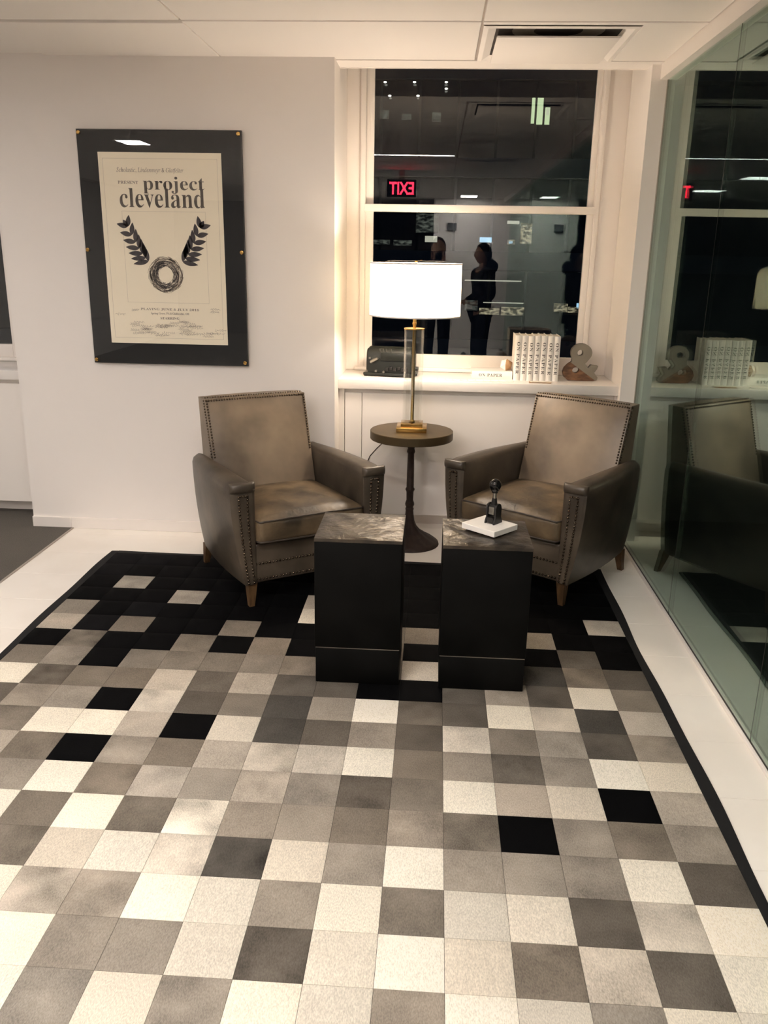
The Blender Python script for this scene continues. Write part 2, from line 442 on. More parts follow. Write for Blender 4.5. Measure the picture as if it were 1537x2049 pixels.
# air diffuser with a drop plate
def diffuser(name, x0, x1, y0, y1, label):
    cx, cy = (x0+x1)/2, (y0+y1)/2
    t = thing(name, label, 'air vent', (cx, cy, CEILZ), group=None)
    bm = BM()
    ins = .055
    z0, z1 = CEILZ-.004, CEILZ+.010
    o4 = [(x0, y0), (x1, y0), (x1, y1), (x0, y1)]; i4 = [(x0+ins, y0+ins), (x1-ins, y0+ins), (x1-ins, y1-ins), (x0+ins, y1-ins)]
    A = [bm.verts.new((*p, z0)) for p in o4]; B = [bm.verts.new((*p, z0-.004)) for p in [(x0+.02, y0+.02), (x1-.02, y0+.02), (x1-.02, y1-.02), (x0+.02, y1-.02)]]
    Cc = [bm.verts.new((*p, z1)) for p in i4]
    for k in range(4):
        bm.faces.new((A[k], A[(k+1) % 4], B[(k+1) % 4], B[k])); bm.faces.new((B[k], B[(k+1) % 4], Cc[(k+1) % 4], Cc[k]))
    obj('vent_frame', bm, CEIL, t)
    box('vent_throat', x0+ins, x1-ins, y0+ins, y1-ins, CEILZ+.0105, CEILZ+.0115, VENTDK, t)
    bm = BM(); lathe(bm, [(.10, CEILZ+.0100), (.16, CEILZ+.0085), (.19, CEILZ+.0100)], cx, y0+.13, 24, cap=False); obj('vent_collar', bm, ALU, t)
    box('drop_plate', x0+ins+.005, x1-ins-.005, y0+ins+.05, y1-ins+.02, CEILZ-.022, CEILZ-.014, CEIL, t, .003)
    for sx in (x0+ins+.06, x1-ins-.06):
        box('hanger', sx-.006, sx+.006, cy-.006, cy+.006, CEILZ-.0145, CEILZ+.0105, ALU, t)
    return t
diffuser('air_diffuser', .082, .706, 1.785, 2.42, 'white square ceiling air diffuser with a hanging plate above the window')
diffuser('air_diffuser', .10, .70, -1.35, -.75, 'white square ceiling air diffuser seen mirrored in the window glass')

# ceiling lights, then the added fill lights
def ceiling_light(name, x0, x1, y0, y1, m_, label, group=None, bars=1):
    t = thing(name, label, 'ceiling light', ((x0+x1)/2, (y0+y1)/2, CEILZ), group=group)
    bm = BM()
    fr = .015
    for a in ((x0-fr, x1+fr, y0-fr, y0), (x0-fr, x1+fr, y1, y1+fr), (x0-fr, x0, y0, y1), (x1, x1+fr, y0, y1)):
        bx(bm, *a, CEILZ-.006, CEILZ+.0005)
    obj('light_frame', bm, TRIM, t)
    w_ = (y1-y0)/bars
    for k in range(bars):
        box('light_diffuser', x0, x1, y0+k*w_+(.02 if bars > 1 else 0), y0+(k+1)*w_-(.02 if bars > 1 else 0), CEILZ-.004, CEILZ-.0005, m_, t)
    return t
ceiling_light('linear_ceiling_light', -1.13, .045, -.475, -.405, LINLIGHT, 'long bright linear ceiling light mirrored in the window')
ceiling_light('square_ceiling_light', -2.83, -2.62, -1.2, -.86, TROFF, 'double-bar ceiling light mirrored in the poster cover', bars=2)
ceiling_light('square_ceiling_light', .25, .50, -6.35, -5.85, TROFFB, 'double-bar ceiling light close to the rear white wall', bars=2)
ceiling_light('square_ceiling_light', -4.1, -3.5, .6, 1.2, FILL_L, 'added double-bar fill light over the left passage near the windows', bars=2)  # unseen, added as ambient fill for the left side
ceiling_light('square_ceiling_light', -1.72, -1.32, -2.55, -2.15, TROFF, 'added double-bar fill light behind the viewer on the left', bars=2)  # unseen fill added out of the reflections to brighten the room
ceiling_light('square_ceiling_light', -1.72, -1.32, -4.55, -4.15, TROFF, 'added double-bar fill light over the far rear of the floor', bars=2)  # another unseen fill, added further back for ambient light

# ---------------------------------------------------------------- windows
def window(name, x0, x1, label):
    """x0,x1: glass edges"""
    t = group_root(name, ((x0+x1)/2, 2.93, .85), label)
    zr0, zr1, zs, zt = 1.727, 1.767, .948, 2.62
    xo0, xo1 = x0-.151, x1+.177
    # casing boards to the side returns
    box('casing', xo0, x0-.075, 2.945, 3.0, .85, zt, TRIM, t, .003)
    box('casing', x1+.062, xo1, 2.945, 3.0, .85, zt, TRIM, t, .003)
    box('jamb', x0-.075, x0-.045, 2.925, 3.02, .85, zt, TRIM, t, .004)
    box('jamb', x1+.035, x1+.062, 2.925, 3.02, .85, zt, TRIM, t, .004)
    # lower sash (room side)
    lo = box('lower_sash', x0-.045, x0, 2.935, 2.965, .872, zr0+.01, TRIM, t, .003)
    box('lower_sash', x1, x1+.035, 2.935, 2.965, .872, zr0+.01, TRIM, t, .003)
    box('meeting_rail', x0-.052, x1+.042, 2.922, 2.975, zr0, zr1, TRIM, t, .004)
    box('bottom_rail', x0, x1, 2.935, 2.965, .872, zs, TRIM, t, .003)
    box('stool', x0-.10, x1+.08, 2.915, 3.0, .851, .872, TRIM, t, .003)
    # upper sash (outer track)
    box('upper_sash', x0-.045, x0-.004, 2.975, 3.005, zr1-.01, zt, TRIM, t, .003)
    box('upper_sash', x1+.004, x1+.035, 2.975, 3.005, zr1-.01, zt, TRIM, t, .003)
    box('window_pane', x0, x1, 2.947, 2.951, zs, zr0, GLASSV, t)
    box('window_pane', x0-.004, x1+.004, 2.988, 2.992, zr1, zt, GLASSV, t)
    return t
window('window_1', -.437, .738, 'white double-hung sash window with black night glass')
window('window_2', -3.85, -2.59, 'second sash window at the far left edge')

# ---------------------------------------------------------------- counters and cabinets
def counter(x0, x1, label):
    o = box('countertop', x0, x1, 2.53, 2.945, .798, .85, CTOP, None, .003); return tag(o, label, 'countertop')
counter(-.588, .915, 'white window-sill countertop holding the books and the ampersand')
counter(-3.98, -2.29, 'white countertop at the far left edge beyond the poster wall')
def cabinet(x0, x1, seams, label):
    t = thing('base_cabinet', label, 'cabinet', ((x0+x1)/2, 2.75, 0))
    box('carcass', x0, x1, 2.585, 2.985, .085, .797, CAB, t)
    box('toe_kick', x0, x1, 2.67, 2.69, 0, .085, GREYWALL if False else TRIM, t)
    ed = [x0+.034] + seams + [x1-.012]
    box('filler_strip', x0, x0+.032, 2.56, 2.585, .085, .797, CAB, t)
    box('filler_strip', x1-.010, x1, 2.56, 2.585, .085, .797, CAB, t)
    for a, b in zip(ed, ed[1:]):
        box('cabinet_door', a+.0015, b-.0015, 2.56, 2.584, .085, .774, CAB, t, .0015, 1)
    return t
cabinet(-.588, .915, [-.459], 'white flat-front base cabinet under the window sill behind the lamp')
cabinet(-3.98, -2.29, [-3.1], 'white base cabinet at the far left edge beyond the poster wall')

# ---------------------------------------------------------------- glass partition
gp = thing('glass_partition', 'tall frameless tinted glass wall along the right side of the rug', 'glass wall', (1.0, -1.9, 0))
yy = 2.48
gi = 0
while yy > -5.2:
    y0 = yy - 1.02
    bm = BM(); bx(bm, .994, 1.004, y0+.0020, yy-.0020, .012, 2.335); g_ = obj('glass_panel', bm, GLASSW, gp)
    if y0 > -5: box('joint_seal', .9942, .9962, y0-.0018, y0+.0018, .014, 2.33, BLKSATIN, gp)
    yy = y0
box('floor_channel', .983, 1.012, yy, 2.484, 0, .013, TRIM, gp, .002)
box('floor_gasket', .9915, .9938, yy, 2.484, .0131, .018, BLKSATIN, gp)
box('end_seal', .990, 1.010, 2.4785, 2.4845, .013, 2.318, ALU, gp)

# ---------------------------------------------------------------- rug
T = .152
RUG = ["1100000000000000", "1000000000000000", "0600000000000000", "0006000600000000", "5010000800000006", "6140040005500600",
       "0400404005000030", "4504444434733243", "9344736330035384", "3550734259339726", "5499608235374535", "5640546779453598",
       "5959465653496806", "6494948554540545", "4654887285955593", "5849659859488379", "9579955838984739", "7598958598598598"]
GREY = {'0': (6, 6, 7), '1': (17, 17, 19), '2': (76, 73, 68), '3': (96, 90, 82), '4': (122, 114, 103), '5': (146, 138, 127),
        '6': (166, 158, 146), '7': (190, 182, 168), '8': (207, 200, 185), '9': (228, 221, 204)}
def wav(s, ph): return .004*math.sin(s*4.1+ph) + .003*math.sin(s*9.3+1.7*ph)
NJ = 24
rx0, rx1, ry1, ry0 = -11*T, 5*T, 13*T, (13-NJ)*T
rug = thing('patchwork_rug', 'large black, grey and white cowhide patchwork rug on the white floor', 'rug', ((rx0+rx1)/2, (ry0+ry1)/2, 0))
bm = BM(); bx(bm, rx0, rx1, ry0, ry1, .0003, .0030); obj('rug_backing', bm, RUGEDGE, rug)
def border_strip(fixed, s0, s1, axis, sign, ph):
    bm = BM(); n = 60; rows = []
    for k in range(n+1):
        s = s0 + (s1-s0)*k/n
        inn = fixed; out = fixed + sign*(.036 + wav(s, ph))
        lift = .0035*max(0, math.sin(s*3.3+ph))**3
        pr = [(inn, .0005), (out, .0006), (out-.0*sign, .0045+lift), (inn+sign*.004, .0072), (inn, .0072)]
        rows.append([((u, s, z) if axis == 'y' else (s, u, z)) for u, z in pr])
    loft(bm, rows); return obj('rug_border', bm, RUGEDGE, rug, smooth=50)
border_strip(rx1, ry0-.03, ry1+.03, 'y', 1, .4)
border_strip(rx0, ry0-.03, ry1+.03, 'y', -1, 1.9)
border_strip(ry1, rx0, rx1, 'x', 1, 3.1)
border_strip(ry0, rx0, rx1, 'x', -1, 5.1)
# one tile mesh, slightly domed with a sunk edge
def tile_bm(x, y, jz=0):
    h = T/2 - .0005
    lv = [(h, .003), (h, .0058), (h-.003, .0070), (h*.5, .0074+jz)]
    bm = BM(); rings = []
    for a, z in lv:
        rings.append([bm.verts.new((x+sx*a, y+sy*a, z)) for sx, sy in ((-1, -1), (1, -1), (1, 1), (-1, 1))])
    for A, B in zip(rings, rings[1:]):
        for k in range(4): bm.faces.new((A[k], A[(k+1) % 4], B[(k+1) % 4], B[k]))
    bm.faces.new(rings[-1])
    return bm
bm = tile_bm(0, 0); tile_me = bpy.data.meshes.new('hide_tile'); bm.to_mesh(tile_me); bm.free(); tile_me.materials.append(HIDE)
for p_ in tile_me.polygons: p_.use_smooth = True
tile_me.set_sharp_from_angle(angle=math.radians(60))
BLOT = {(-2, -3): .2, (3, -3): .5, (4, 2): .3, (0, -5): .42, (1, -5): .40, (1, -4): .7, (2, -7): .45, (2, -6): .45, (-2, -7): .5, (-5, -10): .6, (1, -11): .1, (-7, -10): .5}
rr = random.Random(11)
for jr, row in enumerate(RUG):
    j = jr - 13
    for ic, c in enumerate(row):
        i = ic - 11
        o = bpy.data.objects.new('hide_tile', tile_me); COL.objects.link(o); o.parent = rug
        o.location = Vector(((i+.5)*T, -(j+.5)*T, 0)) - rug.location
        q = srgb(*GREY[c]); f = 1 + rr.uniform(-.10, .10)
        warm = rr.uniform(-.02, .02)
        a = BLOT.get((j, i), .05 if c in '01' else (.06 if c in '89' else rr.choice([.14, .2, .26, .34])))
        o.color = (q[0]*f*(1+warm), q[1]*f, q[2]*f*(1-warm), a)
bm = BM()
for j in range(5, NJ-13):
    for i in range(-11, 5):
        b2 = tile_bm((i+.5)*T, -(j+.5)*T); me = bpy.data.meshes.new('t'); b2.to_mesh(me); b2.free(); bm.from_mesh(me); bpy.data.meshes.remove(me)
HIDE2 = mat('cowhide_mixed', srgb(150, 143, 132), .75, bump=(400, .3, .002))
nt = HIDE2.node_tree; tc = nt.nodes.new('ShaderNodeTexCoord'); q1 = nt.nodes.new('ShaderNodeVectorMath'); q1.operation = 'SNAP'; q1.inputs[1].default_value = (T, T, 10)
q2 = nt.nodes.new('ShaderNodeTexWhiteNoise'); q3 = nt.nodes.new('ShaderNodeValToRGB'); q3.color_ramp.interpolation = 'CONSTANT'
q3.color_ramp.elements[0].color = srgb(146, 138, 127); q3.color_ramp.elements[1].position = .35; q3.color_ramp.elements[1].color = srgb(216, 209, 194)
e_ = q3.color_ramp.elements.new(.7); e_.color = srgb(122, 114, 103)
nt.links.new(tc.outputs['Object'], q1.inputs[0]); nt.links.new(q1.outputs[0], q2.inputs['Vector']); nt.links.new(q2.outputs['Value'], q3.inputs['Fac'])
nt.links.new(q3.outputs['Color'], nt.nodes['Principled BSDF'].inputs['Base Color'])
o = obj('hide_tiles_near', bm, HIDE2, rug); o['kind'] = 'stuff'; o.color = (*srgb(180, 172, 160)[:3], .9)

# ---------------------------------------------------------------- pedestals
def pedestal(x0, x1, y0, y1, h, label, seam):
    t = thing('pedestal_table', label, 'pedestal', ((x0+x1)/2, (y0+y1)/2, .0076))
    box('plinth', x0+.002, x1-.002, y0+.002, y1-.002, .0076, seam-.0015, PEDBLK, t, .003)
    box('column', x0, x1, y0, y1, seam+.0015, h-.014, PEDBLK, t, .003)
    box('seam_line', x0+.0025, x1-.0025, y0+.0025, y1-.0025, seam-.0015, seam+.0015, STEEL, t)
    # cleft slate top
    n = 22; bm = BM(); rnd = random.Random(int(x0*1000))
    ph = [(rnd.uniform(18, 60), rnd.uniform(18, 60), rnd.uniform(0, 6.28), rnd.uniform(.3, 1)) for _ in range(9)]
    V = []
    for a in range(n+1):
        for b in range(n+1):
            u, v = a/n, b/n; X = x0+(x1-x0)*u; Y = y0+(y1-y0)*v
            e = min(1, 14*min(u, 1-u, v, 1-v))
            k = .35 + .65*(u if x0 < -.2 else 1-u)
            z = h + e*k*.0011*sum(w_*math.sin(fx*X+fy*Y+p0) for fx, fy, p0, w_ in ph) - (.002 if e == 0 else 0)
            V.append(bm.verts.new((X, Y, z)))
    for a in range(n):
        for b in range(n):
            bm.faces.new((V[a*(n+1)+b], V[(a+1)*(n+1)+b], V[(a+1)*(n+1)+b+1], V[a*(n+1)+b+1]))
    edge = [V[a*(n+1)] for a in range(n+1)] + [V[n*(n+1)+b] for b in range(1, n+1)] + [V[a*(n+1)+n] for a in range(n-1, -1, -1)] + [V[b] for b in range(n-1, 0, -1)]
    low = [bm.verts.new((v.co.x, v.co.y, h-.0138)) for v in edge]
    for k in range(len(edge)):
        k2 = (k+1) % len(edge); bm.faces.new((edge[k2], edge[k], low[k], low[k2]))
    bm.faces.new(low)
    bmesh.ops.recalc_face_normals(bm, faces=bm.faces)
    obj('slate_top', bm, PEDTOP, t, smooth=40)
    return t
pedestal(-.463, -.157, .712, 1.020, .562, 'black square pedestal table with a bare rippled slate top', .146)
pedestal(-.017, .290, .705, 1.015, .556, 'black square pedestal table that carries the white block and the stamp', .136)

# white block and numbering stamp
blk = BM(); bx(blk, -.075, .075, -.0675, .0675, 0, .021, .0015, 1)
place(blk, Matrix.Translation((.150, .886, .5605)) @ Matrix.Rotation(math.radians(-42), 4, 'Z'))
tag(obj('paper_block', blk, WHITEPAPER, smooth=35), 'white square paper block on the right pedestal', 'paper block')
st = thing('numbering_stamp', 'black hand numbering stamp with a round black knob on the white block', 'stamp', (.163, .895, .5820), math.radians(-38))
def SL(name, bm, m_, smooth=None, parent=st): return obj(name, bm, m_, parent, smooth, world=False)
# side frames: profile in y(depth) z, thin in x
prof = [(-.026, 0), (.026, 0), (.024, .010), (.017, .024), (.018, .058), (.013, .069), (.004, .074), (-.004, .074), (-.013, .069), (-.018, .058), (-.017, .024), (-.024, .010)]
for sx in (-.021, .015):
    bm = BM(); prism(bm, [(a, b) for a, b in prof], sx, sx+.006, 'x'); SL('side_frame', bm, BLKSATIN, 40)
bm = BM(); bx(bm, -.015, .015, -.012, .014, .030, .070, .004); SL('stamp_housing', bm, BLKSATIN, 40)
bm = BM(); bx(bm, -.012, .012, -.017, -.012, .034, .062, .002); SL('counter_plate', bm, STEEL, 40)
bm = BM(); bx(bm, -.014, .014, -.024, .020, .003, .024, .003); SL('number_wheels', bm, BLKSATIN, 40)
bm = BM(); tube(bm, [(0, 0, .066), (0, 0, .082), (0, 0, .092)], [.0115, .010, .0085], 16); SL('collar', bm, BLKSATIN, 40)
bm = BM(); tube(bm, [(0, 0, .092), (0, 0, .116)], .0068, 16); SL('plunger_rod', bm, STEEL, 40)
bm = BM(); lathe(bm, [(.0, .112), (.011, .1125), (.012, .118), (.017, .124), (.0212, .136), (.0214, .142), (.0195, .150), (.0145, .157), (.007, .1612), (0, .1622)], 0, 0, 24); SL('knob', bm, BLKGLOSS, 60)
bm = BM(); tube(bm, [(-.022, .018*math.cos(a), .048+.024*math.sin(a)) for a in [0.2+k*.24 for k in range(12)]], .0014, 6); SL('wire_handle', bm, STEEL, 60)

# ---------------------------------------------------------------- pedestal lamp table
TX, TY = -.176, 2.315
tt = thing('round_side_table', 'round bronze-topped side table on a fluted cast-iron foot between the armchairs', 'side table', (TX, TY, 0))
bm = BM(); lathe(bm, [(.0, .580), (.214, .580), (.2165, .583), (.2165, .622), (.214, .6245), (0, .625)], TX, TY, 64); obj('table_top', bm, BRONZE, tt, 35)
bm = BM(); lathe(bm, [(.0, .578), (.05, .578), (.05, .574), (.024, .568), (.021, .545), (.0175, .525), (.0205, .517), (.022, .510), (.0195, .503), (.0175, .498), (.019, .40), (.0195, .315), (.0235, .309), (.0245, .302), (.0205, .295), (.019, .288), (.018, .245),
      (.0225, .232), (.0245, .222), (.022, .212), (.018, .205), (.0215, .200), (.0225, .194), (.0205, .188)], TX, TY, 32); obj('stem', bm, IRON, tt, 40)
bm = BM(); n = 64
bp_ = [(.0205, .190), (.022, .168), (.028, .130), (.040, .098), (.062, .072), (.095, .050), (.128, .032), (.150, .020), (.160, .012), (.163, .0005)]
rings = []
for r, z in bp_:
    fl_ = .035 if .03 < r < .15 else .0
    rings.append([bm.verts.new((TX + r*(1+fl_*abs(math.cos(6*2*PI*k/n)) - fl_)*math.cos(2*PI*k/n), TY + r*(1+fl_*abs(math.cos(6*2*PI*k/n)) - fl_)*math.sin(2*PI*k/n), z + (fl_*.12*abs(math.cos(6*2*PI*k/n))))) for k in range(n)])
for A, B in zip(rings, rings[1:]):
    for k in range(n): bm.faces.new((A[k], A[(k+1) % n], B[(k+1) % n], B[k]))
bm.faces.new(rings[0]); bm.faces.new(list(reversed(rings[-1]))); bmesh.ops.recalc_face_normals(bm, faces=bm.faces)
obj('foot', bm, IRON, tt, 50)

# ---------------------------------------------------------------- table lamp
LX, LY, LZ = -.176, 2.315, .6252
la = thing('table_lamp', 'lit brass table lamp with a clear glass column and white drum shade', 'lamp', (LX, LY, LZ))
def frame4(name, hw, hd, t_, z0, z1, m_, parent):
    bm = BM()
    for a in ((-hw, hw, -hd, -hd+t_), (-hw, hw, hd-t_, hd), (-hw, -hw+t_, -hd+t_, hd-t_), (hw-t_, hw, -hd+t_, hd-t_)):
        bx(bm, LX+a[0], LX+a[1], LY+a[2], LY+a[3], z0, z1, .001, 1)
    return obj(name, bm, m_, parent, 35)
box('base_plate', LX-.078, LX+.078, LY-.078, LY+.078, LZ, LZ+.024, BRASS, la, .0015)
frame4('riser', .056, .056, .013, LZ+.024, LZ+.040, BRASS, la)
box('riser_cap', LX-.056, LX+.056, LY-.056, LY+.056, LZ+.0365, LZ+.042, BRASS, la, .001)
bm = BM()
lathe(bm, [(.0505, .668), (.0505, 1.141), (.0470, 1.141), (.0470, .668)], LX, LY, 48, cap=False)
bmesh.ops.recalc_face_normals(bm, faces=bm.faces)
obj('glass_column', bm, TUBEG, la, 40)
bm = BM(); lathe(bm, [(0, 1.141), (.052, 1.141), (.0525, 1.143), (.052, 1.147), (0, 1.147)], LX, LY, 48); obj('top_disc', bm, BRASS, la, 40)
bm = BM(); lathe(bm, [(0, .668), (.016, .668), (.016, .674), (.011, .678), (.009, .681), (.009, 1.141), (0, 1.141)], LX, LY, 24); obj('pole', bm, BRASSD, la, 40)
bm = BM(); lathe(bm, [(0, 1.147), (.0075, 1.147), (.0075, 1.165), (.0105, 1.166), (.0105, 1.174), (.0085, 1.175), (.0085, 1.20), (.013, 1.205), (.013, 1.245), (0, 1.246)], LX, LY, 24); obj('neck', bm, BRASS, la, 40)
SR, SZ0, SZ1 = .2275, 1.207, 1.463
bm = BM(); lathe(bm, [(SR, SZ0), (SR-.0015, SZ1)], LX, LY, 72, cap=False); sh = obj('drum_shade', bm, SHADE, la, 60)
for z in (SZ0, SZ1-.006):
    bm = BM(); lathe(bm, [(SR+.0008, z), (SR+.0008, z+.006), (SR-.0024, z+.006), (SR-.0024, z), (SR+.0008, z)], LX, LY, 72, cap=False); obj('shade_rim', bm, CAB, sh, 30)
bm = BM()
for k in range(3):
    a = k*2*PI/3 + .4
    tube(bm, [(LX, LY, SZ1-.012), (LX+(SR-.003)*math.cos(a), LY+(SR-.003)*math.sin(a), SZ1-.005)], .0018, 6)
tube(bm, [(LX+.0+.045*math.sin(t_*PI/8)*1, LY, 1.245+(SZ1-.012-1.245)*t_/8) for t_ in range(9)], .0015, 6)
obj('spider', bm, BRASSD, la)
bm = BM(); lathe(bm, [(0, SZ1-.010), (.006, SZ1-.010), (.005, SZ1-.004), (.003, SZ1), (.0065, SZ1+.004), (.0065, SZ1+.009), (0, SZ1+.013)], LX, LY, 16); obj('finial', bm, BRASS, la, 40)
BULB = emis('bulb_glow', C_BULB, 14.0)
bm = BM(); lathe(bm, [(0, 1.246), (.012, 1.246), (.014, 1.27), (.026, 1.30), (.030, 1.325), (.026, 1.35), (.014, 1.364), (0, 1.368)], LX, LY, 24); obj('bulb', bm, BULB, la, 60)
for k, (dx, dy) in enumerate(((.07, 0), (-.035, .0606), (-.035, -.0606))):
    ld = bpy.data.lights.new('bulb_light', 'POINT'); ld.energy = BULB_W/3; ld.color = C_BULB; ld.shadow_soft_size = .03
    lo = bpy.data.objects.new('bulb_light', ld); COL.objects.link(lo); lo.parent = la; lo.location = (dx, dy, 1.33-LZ)
# cord hanging from the table top behind
bm = BM()
tube(bm, [(-.258, 2.5395, .606), (-.266, 2.5410, .6030), (-.285, 2.5425, .585), (-.318, 2.543, .540), (-.350, 2.543, .492), (-.372, 2.543, .470), (-.410, 2.543, .425), (-.445, 2.543, .34), (-.46, 2.543, .20), (-.45, 2.543, .05), (-.42, 2.543, .0035), (-.36, 2.543, .0032)], .0028, 8)
tag(obj('power_cord', bm, CORD, smooth=60), 'thin dark lamp cord hanging behind the round table', 'cord')

# ---------------------------------------------------------------- armchairs
def arm_outer(yk, z):
    yy_ = max(-.355, min(.24, yk)); s = (yy_+.355)/.595
    top = .374 + .012*math.sin(PI*min(1, s*1.0))*.9 - .040*s*s
    bot = .314 + .012*math.sin(PI*s) - .022*s*s
    t = max(0, min(1, (z-.105)/.45))
    return bot + (top-bot)*(1-(1-t)**2.0)
def nails(pts, r, nrm):
    """dome-headed tacks at pts, facing nrm"""
    bm = BM()
    for p, nv in zip(pts, nrm):
        nv = Vector(nv).normalized(); a = nv.orthogonal().normalized(); b = nv.cross(a); p = Vector(p)
        R1 = [bm.verts.new(p + (a*math.cos(k*PI/3)+b*math.sin(k*PI/3))*r) for k in range(6)]
        R2 = [bm.verts.new(p + nv*r*.75 + (a*math.cos(k*PI/3)+b*math.sin(k*PI/3))*r*.66) for k in range(6)]
        top = bm.verts.new(p + nv*r*1.05)
        for k in range(6):
            bm.faces.new((R1[k], R1[(k+1) % 6], R2[(k+1) % 6], R2[k])); bm.faces.new((R2[k], R2[(k+1) % 6], top))
    return bm
def armchair(loc, rz, label, short_legs):
    t = thing('armchair', label, 'armchair', loc, rz, 'leather armchairs')
    def L(name, bm, m_, parent=t, smooth=40): return obj(name, bm, m_, parent, smooth, world=False)
    ATOP = .568
    for s in (1, -1):
        secs = []
        for yk, ins in ((-.362, .010), (-.355, 0), (-.30, 0), (-.22, 0), (-.13, 0), (-.04, 0), (.06, 0), (.15, 0), (.24, 0), (.268, .006), (.275, .014)):
            xi = .264; top = ATOP - (.004 if yk < -.3 else 0) - ins
            xo = arm_outer(yk, .54) - ins
            pr = [(xi+ins, .105+ins), (xi+ins, .25), (xi+ins, .40), (xi+ins, .50), (xi+ins, top-.030), (xi+.006+ins, top-.011), (xi+.020, top-.001),
                  ((xi+xo)/2, top+.003), (xo-.022, top-.002), (xo-.007, top-.013), (xo, top-.034)]
            for z in (.50, .44, .38, .32, .26, .20, .15, .105+ins): pr.append((arm_outer(yk, z)-ins, z))
            secs.append([(s*x, yk, z) for x, z in pr])
        bm = BM(); loft(bm, secs); arm = L('arm', bm, LEATHER, smooth=48)
        # rolled end of the arm pad
        xo = arm_outer(-.355, .54)
        bm = BM(); xa, xb = .262, xo+.001
        rows = []
        for k in range(9):
            a_ = PI*k/8; dy = .016*math.sin(a_); zz = .548 + .021*-math.cos(a_)
            rows.append([(s*xa, -.345, zz), (s*(xa+.002), -.356-dy*.6, zz), (s*(xa+.014), -.360-dy, zz), (s*(xb-.014), -.360-dy, zz), (s*(xb-.002), -.356-dy*.6, zz), (s*xb, -.345, zz)])
        loft(bm, rows); L('arm_roll', bm, LEATHER, arm, 70)
        # front facing panel, slightly raised
        cx = lambda z: (.264 + arm_outer(-.355, z))/2
        hw = lambda z: .0135 + .0065*max(0, min(1, (z-.11)/.4))
        zs = [.112 + (.520-.112)*k/12 for k in range(13)]
        bm = BM()
        rows = [[(s*(cx(z)-hw(z)), -.3605, z), (s*(cx(z)+hw(z)), -.3605, z), (s*(cx(z)+hw(z)-.003), -.3655, z), (s*(cx(z)-hw(z)+.003), -.3655, z)] for z in zs]
        loft(bm, rows); L('arm_front_panel', bm, LEATHER, arm)
        pts = []
        k = .118
        while k < .514:
            pts.append((s*(cx(k)-hw(k)+.001), -.3648, k)); pts.append((s*(cx(k)+hw(k)-.001), -.3648, k)); k += .0158
        pts += [(s*(cx(.514)+q), -.3648, .514) for q in (-.012, 0, .012)]
        o = L('nail_trim', nails(pts, .0062, [(0, -1, .1)]*len(pts)), NAIL, arm, 60); o['kind'] = 'stuff'
    # seat base with front rail
    bm = BM(); bx(bm, -.267, .267, -.348, .24, .105, .285, .012, 3); base = L('seat_base', bm, LEATHER)
    pts = []
    k = -.262
    while k <= .263:
        pts.append((k, -.3485, .196)); pts.append((k, -.3485, .124)); k += .0160
    o = L('nail_trim', nails(pts, .0062, [(0, -1, .1)]*len(pts)), NAIL, base, 60); o['kind'] = 'stuff'
    # cushion and its piping
    bm = BM(); pillow(bm, 0, -.115, .286, .524, .53, .118, .026, .036, 16, .012); cu = L('seat_cushion', bm, LEATHERC, smooth=80)
    for zz, nm in ((.300, 0), (.391, 1)):
        bm = BM(); P_ = []
        hx, y0, y1, r = .2575, -.382, .14, .03
        for k in range(25): P_.append((-hx + .008 + (2*hx-.016)*k/24, y0 - .010*(1-((k-12)/12)**2) + .004, zz + (.007*(1-((k-12)/12)**2) if nm else 0)))
        P_ = [(-hx, y1-.1, zz), (-hx, -.2, zz), (-hx, y0+.025, zz)] + P_ + [(hx, y0+.025, zz), (hx, -.2, zz), (hx, y1-.1, zz)]
        tube(bm, P_, .0042, 6); L('piping', bm, PIPE, cu, 60)
    # back
    yf = lambda z: .178 + (z-.575)*.30
    yb = lambda z: .282 + (z-.105)*.085
    nz, nx = 12, 12; ZT = .824; HW = .253
    bm = BM(); F = []; B_ = []
    for a in range(nz+1):
        z = .25 + (ZT-.25)*a/nz; F.append([]); B_.append([])
        for b in range(nx+1):
            u = -1 + 2*b/nx
            v = (a/nz)
            puff = .024*(1-u**4)*max(0, 1-(2*v-1)**4)
            hw_ = HW + .006*v
            F[-1].append(bm.verts.new((u*hw_, yf(z)-puff, z + (.004*(1-u*u) if a == nz else 0))))
            B_[-1].append(bm.verts.new((u*hw_, yb(z) + .012*(1-u**2), z + (.002*(1-u*u) if a == nz else 0))))
    for a in range(nz):
        for b in range(nx):
            bm.faces.new((F[a][b], F[a][b+1], F[a+1][b+1], F[a+1][b])); bm.faces.new((B_[a][b+1], B_[a][b], B_[a+1][b], B_[a+1][b+1]))
        bm.faces.new((F[a][0], F[a+1][0], B_[a+1][0], B_[a][0])); bm.faces.new((F[a+1][nx], F[a][nx], B_[a][nx], B_[a+1][nx]))
    for b in range(nx):
        bm.faces.new((F[nz][b], F[nz][b+1], B_[nz][b+1], B_[nz][b])); bm.faces.new((F[0][b+1], F[0][b], B_[0][b], B_[0][b+1]))
    bmesh.ops.recalc_face_normals(bm, faces=bm.faces)
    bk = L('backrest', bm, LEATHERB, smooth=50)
    bm = BM(); bx(bm, -.255, .255, .15, .291, .105, .26, .01, 2); L('back_rail', bm, LEATHER)
    pts = []; nn = []
    z = .56
    while z < ZT-.004:
        for s in (1, -1):
            hw_ = HW + .006*(z-.25)/(ZT-.25)
            pts.append((s*(hw_-.008), yf(z)-.003, z)); nn.append((0, -1, .3))
            pts.append((s*(hw_+.0005), yf(z)+.012, z)); nn.append((s, 0, 0))
        z += .0128
    x = -HW
